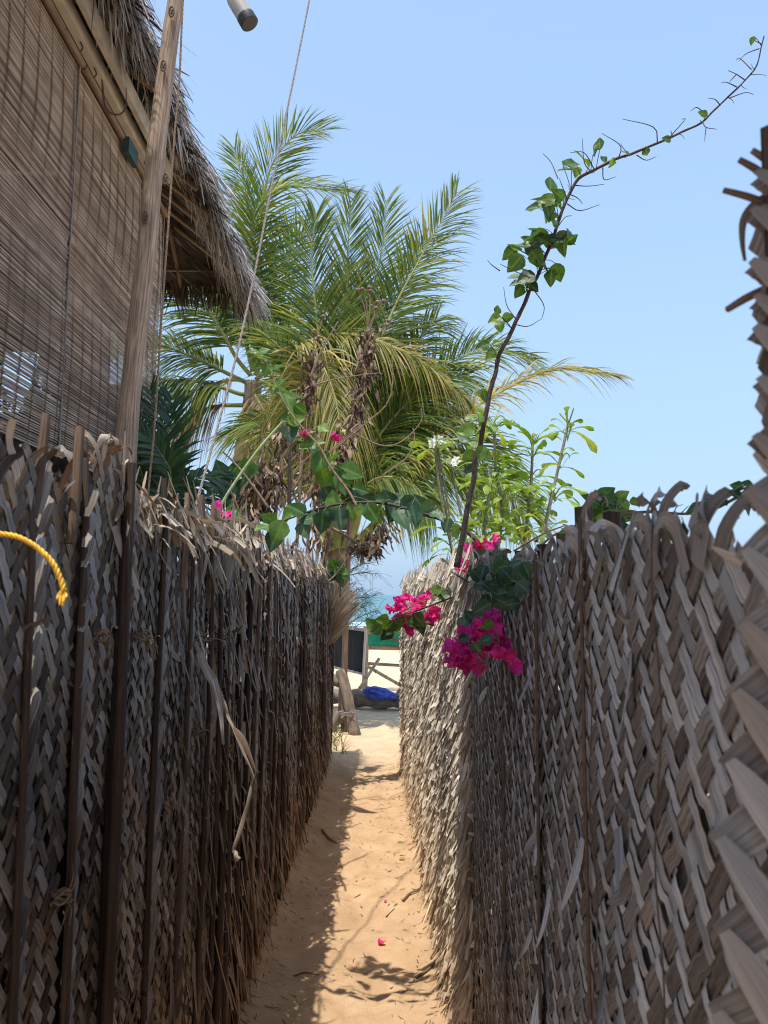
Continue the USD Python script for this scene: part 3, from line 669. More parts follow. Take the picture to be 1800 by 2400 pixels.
for k in range(1500):    # surface courses higher on the roof
    y = rg.uniform(-.4, EY - .2); x = EX - rg.uniform(.2, 1.4)
    gs.append(strand(roof_pt(x, y, .03), nrm([.75, rg.normal(0, .2), -.58]), rg.uniform(.25, .5), .016, .1, nrm([.6, 0, .8])))
for k in range(1500):    # dark fringe of the far eave
    x = rg.uniform(-5.5, EX); b = np.array([x, EY - rg.uniform(-.02, .2), EZ - .04 + rg.uniform(-.06, .05)])
    c = meshkit.noise(np.array([x * 2.7, 0, 0]), 19)
    under.append(strand(b, nrm([rg.normal(0, .22), .25, -1]), rg.uniform(.1, .5) * (.4 + c), rg.uniform(.010, .02), .1, (0, 1, .1), .8))
for k in range(2600):    # underside of the thatch
    y = rg.uniform(.3, EY - .15); x = EX - .08 - 2.6 * rg.random() ** 1.3
    under.append(strand(roof_pt(x, y, -.17 - .03 * rg.random()), nrm([.7, rg.normal(0, .55), -.55]), rg.uniform(.2, .5), rg.uniform(.014, .03), .06, (0.6, 0, .8), .5))
obj(hut, 'thatch', join(gs), MAT['thatch'], kind='stuff')
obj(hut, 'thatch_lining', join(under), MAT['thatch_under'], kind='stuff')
for y in np.arange(.6, 8.4, .42):
    a, b = roof_pt(EX - .06, y, -.24), roof_pt(RX + .2, min(y, ry + (y - ry) * .2), -.24)
    if y > ry + .3: b = roof_pt(EX - (EY - y) * .98, y, -.24)
    obj(hut, 'rafter', tube(np.linspace(a, b, 6), .022, 8, seed=int(y * 10), rough=.05), MAT['bamboo'])
for x in np.arange(EX - .35, -5, -.42):
    a = roof_pt(x, EY - .05, -.20); b = roof_pt(x, EY - max(.4, min(EX - x, 3.2)), -.20)
    obj(hut, 'rafter', tube(np.linspace(a, b, 6), .022, 8, seed=int(-x * 10), rough=.05), MAT['bamboo'])
for x in np.arange(EX - .3, -3.6, -.5):
    obj(hut, 'batten', tube([roof_pt(x, yy, -.21) for yy in np.linspace(0, EY - (EX - x), 5)], .013, 6, seed=int(-x * 7)), MAT['bamboo'])
for y in np.arange(EY - .3, ry, -.5):
    obj(hut, 'batten', tube(np.linspace(roof_pt(EX - (EY - y), y, -.23), roof_pt(-5, y, -.23), 5), .013, 6, seed=int(y * 7)), MAT['bamboo'])
BX = -1.76; BTOP, BBOT = 4.60, 2.30
obj(hut, 'beam', beam((BX + .02, -.3, BTOP + .16), (BX + .02, 5.72, BTOP + .16), .05, .10), MAT['beam_grey'], False)
obj(hut, 'beam', beam((BX + .12, -.3, BTOP + .20), (BX + .12, 5.72, BTOP + .20), .035, .12), MAT['beam_grey'], False)
obj(hut, 'beam', beam((BX - 3.2, 5.66, BTOP + .13), (BX - .02, 5.66, BTOP + .13), .05, .10), MAT['beam_grey'], False)
obj(hut, 'beam', beam((BX - 3.2, -.2, BTOP + .13), (BX - .02, -.2, BTOP + .13), .05, .10), MAT['beam_grey'], False)
for (x, y) in [(BX - .08, 5.60), (BX - .08, 2.6), (BX - .08, -.2), (BX - 3.2, 5.60), (BX - 3.2, -.2)]:
    obj(hut, 'post', tube([(x, y, z) for z in np.linspace(-.1, BTOP + .6 if x > -3 else BTOP + .3, 7)], .045, 10, seed=3, rough=.04), MAT['stake'])
for y in (-.2, 2.7, 5.60):
    obj(hut, 'floor_joist', beam((BX - 3.3, y, 2.02), (BX + .02, y, 2.02), .06, .12), MAT['wood_far'], False)
for k, x in enumerate(np.arange(BX - 3.25, BX + .02, .147)):
    obj(hut, 'floor_board', beam((x, -.3, 2.10), (x, 5.7, 2.10), .14, .03), MAT['wood_far'], False)
obj(hut, 'ceiling_mat', slab([(BX - .05, -.2, BTOP + .30), (BX - .05, 5.6, BTOP + .30), (BX - 3.3, 5.6, BTOP + .45), (BX - 3.3, -.2, BTOP + .45)], .03), MAT['thatch_under'], False)
for (x0, x1, z0, z1) in [(-5, -2.95, 2.12, 4.7), (-2.95, -2.40, 2.12, 2.86), (-2.95, -2.40, 3.32, 4.7), (-2.40, -1.80, 2.12, 3.08), (-2.40, -1.80, 3.92, 4.7), (-2.40, -2.36, 3.08, 3.92), (-2.05, -1.99, 3.08, 3.92), (-1.99, -1.80, 3.55, 3.92), (-2.36, -2.05, 3.08, 3.28)]:
    obj(hut, 'end_mat', box(((x0 + x1) / 2, 5.56, (z0 + z1) / 2), (x1 - x0, .012, z1 - z0)), MAT['thatch_under'], False)
gs = []
for k in range(620):
    x, z = rg.uniform(-2.98, -1.8), rg.uniform(2.9, 4.0); L = rg.uniform(.15, .5)
    if meshkit.noise(np.array([x * 4.2, z * 3.1, 0]), 12) < .42: continue
    gs.append(ribbon(np.array([[x, 5.54, z], [x + rg.normal(0, .03), 5.53, z - L * .5], [x + rg.normal(0, .06), 5.54, z - L]]), (0, 1, 0), rg.uniform(.012, .035), .1))
obj(hut, 'hanging_leaf', join(gs), MAT['thatch_under'], kind='stuff')
obj(hut, 'bracket_box', box((BX + .05, 5.0, BTOP - .04), (.035, .20, .11)), MAT['darkgreen'], False)
for k, pts in enumerate([[(120, -10), (133, 40), (128, 75), (105, 62)], [(238, 185), (246, 250), (280, 268), (300, 240)], [(240, 190), (252, 262), (292, 262), (296, 205)], [(0, -20), (70, 20), (130, 60), (160, 70)]]):
    obj(hut, 'cable', tube(smooth_path([P(a, b, 3.9 + .3 * (k in (1, 2))) + [0, 0, 0] for a, b in pts], 14), .0032, 6), MAT['cord_dark'])

def blind(label, y0, y1, seed, z0=BBOT):
    b = thing('bamboo_blind', label, 'blind', (BX, (y0 + y1) / 2, BTOP), 'blinds hanging on the hut')
    r = np.random.default_rng(seed)
    zs = np.arange(z0, BTOP - .01, .0136)
    for k, z in enumerate(zs):
        h = .0121 * r.uniform(.78, 1.04); zz = z + r.normal(0, .0009)
        q = np.linspace([BX + r.normal(0, .001), y0 + r.uniform(-.012, .012), zz + r.normal(0, .0012)], [BX + r.normal(0, .001), y1 + r.uniform(-.012, .012), zz + r.normal(0, .0012)], 4)
        q[1:3, 2] += r.normal(0, .0016, 2); q[:, 0] += .01 * math.sin(z * 5)
        g = tube(q, h / 2, 5, seed=int(r.integers(900)))
        g[0][:, 0] = BX + (g[0][:, 0] - BX) * .6
        obj(b, 'slat', g, MAT['slat'])
    for y in np.arange(y0 + .07, y1, .155):
        z = np.linspace(z0, BTOP, 170)
        for s in (1, -1):
            obj(b, 'cord', tube(np.stack([BX + .01 * np.sin(z * 5) + .0085 * s * np.sign(np.cos(np.arange(170) * np.pi)) * .9, y + .006 * np.sin(z * 4 + y * 9) + .003 * s + 0 * z, z], 1), .0028, 4), MAT['cord_dark'])
    obj(b, 'edge_tape', beam((BX + .012, y1 - .008, z0), (BX + .012, y1 - .008, BTOP), .004, .014, (0, 1, 0)), MAT['rope_grey'], False)
    obj(b, 'head_rail', tube([(BX + .02, y0, BTOP + .012), (BX + .02, y1, BTOP + .012)], .022, 8), MAT['stake'])
    for y in (y0 + .1, y1 - .1):
        obj(b, 'hook', tube(smooth_path([(BX + .03, y, BTOP + .0), (BX + .05, y + .02, BTOP + .05), (BX + .03, y + .03, BTOP + .1)], 7), .005, 5), MAT['cord_dark'])
blind('split bamboo blind filling the left edge of the frame under the eave', 1.9, 4.19, 4)
blind('split bamboo blind right of the pale tape, its edge beside the wooden pole', 4.21, 5.42, 5)
blind('narrow split bamboo blind seen beyond the wooden pole, low behind the palm fronds', 5.50, 5.98, 6)

# porch roof over the place the picture is taken from (above the frame, it shades the right fence)
porch = thing('thatched_porch_roof', 'thatched porch roof reaching over the path above the shaded right fence', 'roof', (.8, 0, 3.5))
obj(porch, 'roof', slab([(-.36, -2.6, 3.62), (-.36, 1.80, 3.62), (2.4, 1.80, 3.95), (2.4, -2.6, 3.95)], .08), MAT['thatch_under'], False)
gs = []
for k in range(900):
    e = rg.random() < .5
    b = np.array([-.34, rg.uniform(-2.5, 1.8), 3.60]) if e else np.array([rg.uniform(-.36, 2.4), 1.78, 0])
    if not e: b[2] = 3.60 + (b[0] + .36) * .12
    d = nrm([-.5 if e else rg.normal(0, .2), rg.normal(0, .2) if e else .35, -.35])
    gs.append(strand(b, d, rg.uniform(.05, .16), .016, .2, (-1, 0, .4) if e else (0, 1, .4)))
obj(porch, 'thatch', join(gs), MAT['thatch'], kind='stuff')
for (x, y) in [(.5, -.4), (.5, -2.4), (2.3, -.4), (2.3, -2.4)]:
    obj(porch, 'post', tube([(x, y, z) for z in np.linspace(-.1, 3.55 + .12 * x, 5)], .05, 9, rough=.05), MAT['stake'])

# ------------------------------------------------------------------ pole, ropes, lamp
pole = thing('wooden_pole', 'tall leaning wooden pole of bare knotty wood in front of the blinds', 'pole', (-1.45, 4.5, 0))
pts = [P(278, 1260, 3.85), P(298, 1000, 3.85), P(318, 800, 3.85), P(342, 610, 3.85), P(357, 430, 3.85), P(368, 330, 3.85), P(388, 170, 3.85), P(412, 0, 3.85), P(430, -120, 3.85)]
foot = pts[0] + (pts[0] - pts[1]) / (pts[0] - pts[1])[2] * -(pts[0][2] + .1) * 1.0
foot = np.array([pts[0][0] - .10, 3.85, -.1])
path = smooth_path([foot] + pts, 60)
zz = path[:, 2]
r_ = np.interp(zz, [0, 2.1, 2.8, 3.3, 3.8, 4.2, 4.9], [.058, .055, .052, .050, .049, .044, .041])
g = tube(path, r_, 18, seed=7)
v = g[0].copy(); k = v.copy()
nz = meshkit.fbm(np.stack([v[:, 0] * 9, v[:, 1] * 9, v[:, 2] * 2.2], 1), 3, 6) - .5
cen = np.stack([np.interp(v[:, 2], zz, path[:, a]) for a in range(3)], 1)
v = cen + (v - cen) * (1 + .30 * nz[:, None])
obj(pole, 'shaft', (v, g[1], g[2]), MAT['pole'])
for k, (px, py) in enumerate([(383, 155), (402, 28), (340, 510), (388, 420)]):
    c0 = P(px, py, 3.79); t = np.linspace(0, 6.28, 14)
    q = c0 + np.stack([.012 * np.cos(t), 0 * t - .002, .03 * np.sin(t)], 1)
    obj(pole, 'knot', join([tube(q, .005, 5), tube([c0 + [0, .0, -.012], c0 + [0, .0, .012]], .006, 6)]), MAT['cord_dark'])

def rope(name, label, pts, r, mat, cat='rope', n=40, twist=14.0, strands=3):
    q = smooth_path(pts, n * 4); L = np.r_[0, np.cumsum(np.linalg.norm(np.diff(q, axis=0), axis=1))]
    t = nrm(np.gradient(q, axis=0)); a = nrm(np.cross(t, [0, 1, .05])); b = np.cross(t, a)
    p_ = thing(name, label, cat, q[0])
    for s in range(strands):
        ph = L / (r * twist) * 6.28 + s * 6.28 / strands
        obj(p_, 'strand', tube(q + (a * np.cos(ph)[:, None] + b * np.sin(ph)[:, None]) * r * .5, r * .58, 6), mat)
    return p_
rope('guy_rope', 'long taut grey guy rope slanting down from the sky to the left fence top', [P(738, -80, 3.6), P(725, 0, 3.55), P(690, 175, 3.4), P(640, 420, 3.2), P(597, 640, 3.0), P(555, 830, 2.8), P(510, 1000, 2.6), P(462, 1175, 2.4), P(452, 1215, 2.38)], .0046, MAT['rope_grey'], n=60, twist=22)
rope('pole_rope', 'thin brown rope running down alongside the wooden pole', [P(432, -60, 3.72), P(426, 60, 3.72), P(420, 190, 3.72), P(408, 330, 3.72), P(398, 480, 3.72), P(386, 640, 3.72), P(374, 820, 3.72), P(362, 1000, 3.72), P(348, 1150, 3.72), P(346, 1200, 3.72)], .0055, MAT['rope_brown'], n=60)
yr = rope('yellow_rope', 'bright yellow twisted rope end with frayed tip against the dark left fence', [P(-60, 1246, .93), P(-10, 1250, .93), P(40, 1258, .93), P(85, 1282, .93), P(122, 1318, .93), P(142, 1358, .93), P(150, 1385, .93)], .0034, MAT['rope_yellow'], n=30, twist=5.5)
for k, (a, b) in enumerate([(134, 1405), (140, 1418), (149, 1412), (156, 1400), (147, 1420)]):
    obj(yr, 'frayed_end', tube(smooth_path([P(149, 1380, .93), P((149 + a) / 2 + 2 * (k - 2), 1394, .93), P(a, b, .925)], 7), [.0021] * 5 + [.0018, .0012], 5), MAT['rope_yellow'])
lamp = thing('pipe_lamp', 'pale pipe shaped lamp with black rim hanging at the top of the sky', 'lamp', P(555, 20, 4.3))
A, B, C = P(500, -80, 4.3), P(545, 0, 4.3), P(582, 50, 4.3)
A = P(528, -90, 4.3); B0 = P(549, -12, 4.3); B1 = P(553, 2, 4.3)
ax = nrm(C - B1)
obj(lamp, 'pipe', tube(np.vstack([np.linspace(A, B0, 4), np.linspace(B1, C - ax * .035, 4)]), .053, 18, caps=False), MAT['pvc'])
obj(lamp, 'rim', tube([C - ax * .036, C - ax * .035, C + ax * .018, C + ax * .019], [.053, .0565, .0565, .049], 18), MAT['black'])
obj(lamp, 'arm', tube(smooth_path([A + [0, 0, -.02], A + [-.2, .1, .3], A + [-.5, .2, .38], path[-1] + [0, 0, -.02]], 12), .02, 8), MAT['pvc'])
obj(lamp, 'lens', tube([C - ax * .01, C - ax * .008], [.048, .048], 14), MAT['board'])

# ------------------------------------------------------------------ palms
def frond(pts, L, n=64, face=(0, -1, .6), droop=.25, a0=62, a1=24, w=.034, seed=0, r0=.024, dens=1.0, bare=.14, jit=.10, vshape=.25, ragged=.04):
    """rachis and leaflets of a feather palm leaf. Returns (leaflets, rachis)"""
    r = np.random.default_rng(seed)
    q = smooth_path(pts, 60); s = np.linspace(0, 1, 60)
    t = nrm(np.gradient(q, axis=0)); out = []
    for k in range(int(n * dens)):
        u = bare + (1 - bare) * (k + r.uniform(-.3, .3)) / (n * dens); u = min(max(u, 0), .995)
        b = np.array([np.interp(u, s, q[:, a]) for a in range(3)]); T = nrm(np.array([np.interp(u, s, t[:, a]) for a in range(3)]))
        N = np.asarray(face, float); N = nrm(N - T * (N @ T)); S = np.cross(T, N)
        x = (u - bare) / (1 - bare)
        ln = L * (.55 + .9 * x - 1.15 * x ** 2.2 + .1) * r.uniform(.9, 1.06)
        an = math.radians(a0 + (a1 - a0) * x)
        for side in (1, -1):
            if r.random() < ragged: continue
            d = nrm(T * math.cos(an) + side * S * math.sin(an) + N * (vshape + r.normal(0, jit)) + r.normal(0, jit * .5, 3))
            tt = np.linspace(0, 1, 6)[:, None]; dr = (droop + .06) * r.uniform(.6, 1.8)
            p_ = b + d * ln * tt + np.array([0, 0, -1.0]) * dr * ln * tt ** 2.2
            ww = w * np.array([.35, .9, 1, .85, .5, .06]) * (1 - .35 * x) * r.uniform(.85, 1.1)
            out.append(ribbon(p_, nrm(N + side * S * -.35), ww, .22, twist=r.normal(0, .25) + tt[:, 0] * r.normal(0, .3)))
    return join(out), tube(q, r0 * np.linspace(1.25, .18, 60), 7, seed=seed)

def add_frond(palm, pts, L, mat='palm', **k):
    lf, ra = frond(pts, L, **k)
    f_ = obj(palm, 'frond', lf, MAT[mat])
    obj(f_, 'rachis', ra, MAT['palm_stem'])
    return f_

D1, D2 = 11.6, 9.6
palm1 = thing('coconut_palm', 'taller coconut palm with dark curved trunk behind the left fence', 'palm', (-1.9, D1, 0))
tr = smooth_path([(-2.25, D1, -.2), P(548, 1290, D1), P(556, 1180, D1), P(571, 1060, D1), P(588, 960, D1), P(594, 895, D1)], 70)
g = tube(tr, .125 + .012 * np.abs(np.sin(np.arange(70) * 1.35)) + np.linspace(.05, 0, 70), 14, seed=4, rough=.05)
obj(palm1, 'trunk', g, MAT['bark_grey'])
C1 = P(592, 880, D1)
fr1 = [  # (points in photograph pixels, depth offset at tip, leaflet length, material, face, droop)
    ([(596, 870), (606, 620), (628, 414), (690, 320), (762, 305)], -.4, 1.15, 'palm', (.5, -.8, .4), .12),
    ([(594, 860), (585, 620), (600, 500), (668, 440), (815, 452)], -.8, 1.05, 'palm', (.1, -.7, .8), .3),
    ([(592, 870), (600, 640), (580, 470), (548, 345)], .4, .95, 'palm', (-.3, -.8, .4), .1),
    ([(588, 880), (555, 840), (522, 781), (464, 684), (420, 600), (385, 560)], -.6, 1.15, 'palm', (-.2, -.75, .7), .25),
    ([(584, 900), (543, 880), (469, 845), (396, 815), (330, 800), (290, 810)], -.4, 1.1, 'palm', (0, -.7, .8), .35),
    ([(584, 925), (558, 922), (493, 900), (420, 892), (350, 903), (310, 935)], -.5, .8, 'palm', (0, -.5, 1), .95),
    ([(585, 950), (560, 950), (505, 953), (445, 974), (390, 1010), (350, 1070)], -.3, .75, 'palm_dry', (0, -.3, 1), 1.2),
    ([(586, 900), (550, 890), (500, 905), (460, 960), (435, 1030)], .5, .8, 'palm_yellow', (0, -.5, 1), .9),
    ([(598, 880), (640, 800), (700, 740), (770, 700), (830, 710)], -.6, 1.0, 'palm', (0, -.7, .7), .3),
    ([(600, 890), (650, 850), (720, 830), (790, 860), (820, 930)], -.7, .9, 'palm_yellow', (0, -.7, .7), .8),
    ([(596, 870), (610, 760), (650, 640), (700, 560), (760, 520)], .3, 1.1, 'palm', (0, -.8, .5), .15),
    ([(592, 870), (560, 740), (520, 640), (480, 590), (440, 560)], .5, 1.0, 'palm', (-.2, -.7, .6), .2),
    ([(600, 900), (650, 890), (690, 930), (700, 1010), (695, 1070)], -.5, .8, 'palm_dry', (0, -.8, .4), .9),
    ([(594, 905), (600, 930), (625, 980), (640, 1060)], -.3, .6, 'palm_dry', (0, -.8, .4), .9),
]
for k, (pts, dz, L, m, face, dr) in enumerate(fr1):
    n = len(pts)
    add_frond(palm1, [P(a, b, D1 + dz * i / (n - 1)) for i, (a, b) in enumerate(pts)], L, m, face=face, droop=dr, seed=100 + k, n=130, jit=.15, r0=.030, bare=.22 if k in (3, 4, 5, 6, 7) else .14, w=.027)
palm2 = thing('coconut_palm', 'low coconut palm with broad fan of green fronds above the path', 'palm', (-.4, D2, 0))
tr = smooth_path([P(750, 1700, D2), P(758, 1500, D2), P(772, 1360, D2), P(786, 1295, D2), P(800, 1245, D2)], 40)
obj(palm2, 'trunk', tube(tr, .14 + .015 * np.abs(np.sin(np.arange(40) * 1.3)), 14, seed=9, rough=.06), MAT['bark_grey'])
fr2 = [
    ([(806, 1240), (822, 1010), (905, 764), (980, 615), (1040, 510), (1072, 450)], .2, 1.12, 'palm', (.15, -.95, .25), .2),
    ([(808, 1240), (850, 1090), (930, 960), (1060, 850), (1160, 820), (1245, 845)], .6, .95, 'palm', (.1, -.8, .6), .25),
    ([(810, 1240), (900, 1120), (1040, 1005), (1180, 915), (1300, 868), (1440, 880)], -.6, .75, 'palm_yellow', (.15, -.45, .9), .35),
    ([(640, 830), (740, 795), (830, 785), (950, 825), (1030, 880), (1088, 935)], -.4, .62, 'palm_yellow', (0, -.6, .9), .75),
    ([(798, 1230), (745, 1030), (728, 860), (752, 850), (785, 930), (800, 1020)], -1.0, .95, 'palm_yellow', (0, -.9, .4), .8),
    ([(812, 1240), (860, 1100), (950, 1020), (1070, 1030), (1160, 1110), (1235, 1205)], -.3, 1.0, 'palm', (-.1, -.85, .4), .35),
    ([(800, 1240), (812, 1000), (812, 760), (815, 600), (822, 470)], .1, .85, 'palm', (.3, -.8, 0), .0),
    ([(796, 1240), (770, 1000), (742, 740), (730, 600), (742, 500)], -.2, 1.15, 'palm', (-.25, -.9, .2), .12),
    ([(804, 1240), (845, 1080), (920, 960), (1000, 905), (1100, 880)], .3, 1.1, 'palm', (.0, -.9, .4), .3),
    ([(796, 1240), (760, 1120), (690, 1020), (610, 990), (540, 1020)], .5, .9, 'palm', (0, -.8, .6), .4),
    ([(802, 1240), (840, 1160), (890, 1120), (960, 1130), (1010, 1180)], -.6, .8, 'palm', (0, -.8, .5), .6),
    ([(796, 1240), (770, 1080), (720, 930), (660, 820), (590, 760)], .2, 1.0, 'palm', (0, -.8, .6), .3),
    ([(802, 1235), (826, 900), (870, 700), (900, 560), (905, 470)], .5, 1.0, 'palm', (.2, -.9, .1), .08),
    ([(806, 1240), (870, 1130), (960, 1080), (1050, 1090), (1130, 1160)], .4, .95, 'palm', (0, -.85, .5), .4),
    ([(806, 1240), (850, 1060), (900, 940), (950, 850), (985, 790), (1025, 745)], .3, 1.15, 'palm', (.1, -.9, .35), .4),
    ([(806, 1240), (846, 1100), (890, 1020), (950, 950), (1010, 905)], -.2, 1.25, 'palm', (.1, -.9, .35), .35),
    ([(798, 1240), (790, 1060), (780, 900), (790, 760), (830, 640)], .5, 1.1, 'palm', (-.1, -.9, .3), .2),
    ([(806, 1240), (826, 1000), (880, 820), (935, 690), (970, 610), (1000, 560)], .5, 1.0, 'palm', (.2, -.9, .2), .3),
]
for k, (pts, dz, L, m, face, dr) in enumerate(fr2):
    n = len(pts)
    add_frond(palm2, [P(a, b, D2 + dz * i / (n - 1)) for i, (a, b) in enumerate(pts)], L, m, face=face, droop=dr, seed=200 + k, n=150, jit=.14, r0=.026, bare=.2 if k not in (3,) else .1, w=.026, vshape=.12 if k in (0, 7) else .25)
for k, (a, b, c, d) in enumerate([(770, 1290, 745, 1160), (788, 1285, 775, 1130), (810, 1285, 850, 1160), (820, 1290, 900, 1200), (780, 1285, 700, 1200)]):
    q = smooth_path([P(a, b, D2 - .2), P((a + c) / 2 + 4, (b + d) / 2, D2 - .25), P(c, d, D2 - .3)], 8)
    obj(palm2, 'leaf_base', tube(q, np.linspace(.085, .03, 8), 8, seed=k), MAT['palm_stem'])

ap = thing('areca_palm', 'small dark green garden palm behind the left fence beside the pole', 'palm', (-1.35, 5.0, 0))
ab = P(345, 1260, 5.0)
obj(ap, 'trunk', tube([(ab[0], 5.0, -.1), ab], .05, 8, seed=2), MAT['palm_stem'])
for k, (pts, dd, L, dr) in enumerate([
    ([(345, 1260), (400, 1130), (375, 1060), (330, 1010)], -.1, .30, .3), ([(348, 1260), (420, 1190), (400, 1110), (360, 1040)], .1, .30, .35),
    ([(345, 1260), (330, 1100), (290, 1030), (240, 1010), (196, 1025)], .3, .28, .3), ([(350, 1260), (420, 1150), (470, 1120), (530, 1125)], .2, .28, .5),
    ([(350, 1260), (440, 1190), (500, 1160), (560, 1180)], .4, .28, .5), ([(345, 1260), (352, 1100), (365, 980), (350, 910)], .4, .42, .05),
    ([(348, 1260), (385, 1120), (400, 1010), (405, 930)], .3, .40, .1), ([(346, 1260), (330, 1120), (325, 1020), (315, 930)], .5, .38, .1)]):
    n = len(pts)
    lf, ra = frond([P(a, b, 5.0 + dd * i / (n - 1)) for i, (a, b) in enumerate(pts)], L, n=26, face=(0, -.9, .5), droop=dr, seed=300 + k, w=.034, r0=.008, a0=55, a1=25, bare=.25)
    f_ = obj(ap, 'frond', lf, MAT['areca']); obj(f_, 'rachis', ra, MAT['palm_stem'])

# ------------------------------------------------------------------ bougainvillea and other leaves
_st = np.array([0, .08, .25, .45, .65, .83, .95, 1.0]); _wd = np.array([.03, .24, .40, .40, .29, .15, .05, 0])
def leaf(pos, d, nor, size, fold=.25, curl=.25, wd=_wd, st=_st, wav=.0, seed=0):
    d = nrm(d); n_ = np.asarray(nor, float); n_ = nrm(n_ - d * (n_ @ d)); s_ = np.cross(d, n_)
    k = len(st); w = wd[:, None]
    y = st[:, None] * np.ones((1, 5)); xs = np.array([-1, -.5, 0, .5, 1.])[None] * w
    z = fold * np.abs(xs) - curl * (y ** 2) * .5 + wav * np.sin(y * 9 + seed) * np.abs(xs) * 2
    v = (pos + size * (y[..., None] * d + xs[..., None] * s_ + z[..., None] * n_)).reshape(-1, 3)
    i = np.arange(k - 1)[:, None] * 5 + np.arange(4)[None]
    f = np.stack([i, i + 1, i + 6, i + 5], -1).reshape(-1, 4)
    t = _tone.randrange(900)
    uv = np.stack([t + y * .3, np.broadcast_to(np.array([0, .25, .5, .75, 1.])[None], y.shape)], -1).reshape(-1, 2)
    return v, tri(f), uv

def put_leaf(path, pos, rgen, size, mat, d=None, up=.5, name='leaf', **k):
    if d is None: d = [rgen.normal(0, .8), rgen.normal(0, .5), rgen.normal(-.3, .6)]
    n_ = [rgen.normal(0, .4), rgen.normal(-.8, .4), rgen.normal(up, .4)]
    obj(path, name, leaf(pos, d, n_, size, fold=rgen.uniform(.1, .4), curl=rgen.uniform(.0, .5), wav=rgen.uniform(0, .15), seed=rgen.integers(9), **k), MAT[mat])

def flower(path, pos, r, size, mat, axis=None):
    """three papery bracts round a tiny tube"""
    ax = nrm(axis if axis is not None else [r.normal(0, .6), r.normal(-.6, .5), r.normal(.1, .6)])
    a = nrm(np.cross(ax, [.3, .2, 1])); b = np.cross(ax, a); o = r.uniform(0, 6.28)
    for k in range(3):
        c, s = math.cos(o + k * 2.09), math.sin(o + k * 2.09)
        d = (a * c + b * s) * .8 + ax * r.uniform(.5, .95)
        obj(path, 'bract', leaf(pos, d, ax * .8 - (a * c + b * s) * .5, size * r.uniform(.85, 1.15), fold=r.uniform(-.1, .35), curl=r.uniform(-.3, .4), wav=.35, seed=k, wd=_wd * 1.15), MAT[mat])

def cluster(path, c, r, n, rad, size, mat):
    for k in range(n):
        p_ = c + r.normal(0, 1, 3) * np.asarray(rad)
        flower(path, p_, r, size, mat if isinstance(mat, str) else mat[r.integers(len(mat))])

def along(q, u):
    s = np.linspace(0, 1, len(q)); return np.array([np.interp(u, s, q[:, a]) for a in range(3)])

r = np.random.default_rng(400)
b1 = thing('bougainvillea_branch', 'long dark arching branch rising from the right fence into the sky', 'branch', (.3, 2.4, 1.5))
Y1 = 2.42
px = [(990, 1225), (1000, 1170), (1012, 1100), (1022, 1040), (1030, 985), (1052, 880), (1078, 770), (1110, 700), (1150, 620), (1185, 540), (1215, 450), (1245, 392), (1290, 366), (1370, 330), (1440, 300), (1510, 265), (1570, 215), (1612, 170), (1636, 130), (1648, 80)]
q1 = smooth_path([Q(a, b, Y1 - .012 * i) for i, (a, b) in enumerate(px)], 120)
q1 = q1 + .009 * np.stack([meshkit.noise(np.stack([np.arange(120) * .30, np.zeros(120), np.zeros(120) + k], 1), k) - .5 for k in range(3)], 1)
obj(b1, 'stem', tube(q1, np.interp(np.arange(120), [0, 30, 80, 119], [.0105, .0075, .0048, .0018]), 7, seed=1, rough=.12), MAT['twig'])
def twig(path, pts, rad, mat='twig'): obj(path, 'twig', tube(smooth_path(pts, 10), np.linspace(rad, rad * .45, 10), 5), MAT[mat])
# bare thorny twigs read from the photograph (1659 view)
tw = [[(1285, 368), (1262, 330), (1232, 330)], [(1335, 345), (1340, 315), (1300, 288)], [(1420, 308), (1412, 275), (1345, 257)], [(1445, 298), (1480, 258), (1473, 258)], [(1452, 292), (1449, 282)], [(1375, 335), (1396, 346), (1418, 338)], [(1517, 262), (1525, 275), (1548, 279)], [(1525, 277), (1522, 305)], [(1575, 212), (1610, 200), (1628, 204)], [(1592, 188), (1570, 178), (1558, 178)], [(1608, 172), (1590, 160), (1572, 152)], [(1590, 161), (1575, 178)], [(1623, 150), (1598, 126), (1590, 130)], [(1640, 105), (1612, 116), (1596, 132)], [(1645, 95), (1625, 85)], [(1200, 497), (1220, 470), (1235, 466)], [(1232, 420), (1248, 428), (1258, 440)], [(1225, 440), (1252, 455), (1295, 442)], [(1240, 400), (1270, 402), (1305, 398)], [(1205, 385), (1190, 350), (1173, 332)], [(1225, 430), (1208, 385)], [(1278, 372), (1262, 350), (1258, 300)], [(1302, 362), (1305, 388), (1330, 382)], [(1362, 335), (1350, 325), (1340, 310)], [(1150, 622), (1175, 660), (1170, 690)], [(1110, 700), (1140, 705), (1168, 690)], [(1115, 690), (1095, 660), (1088, 620)], [(1080, 585), (1062, 572), (1053, 562)], [(1145, 600), (1110, 585), (1080, 570)], [(1520, 243), (1505, 232), (1492, 240)], [(1556, 228), (1545, 215), (1530, 212)]]
for k, pts in enumerate(tw):
    twig(b1, [Q(a, b, Y1 - .20 + r.normal(0, .01)) for a, b in pts], .0019)
for k in range(34):
    u = r.uniform(.12, .97); c0 = along(q1, u); d = nrm([r.normal(0, 1), r.normal(0, .5), r.normal(0, 1)]); L = r.uniform(.008, .04)
    twig(b1, [c0, c0 + d * L * .6, c0 + d * L + r.normal(0, .004, 3)], .0013)
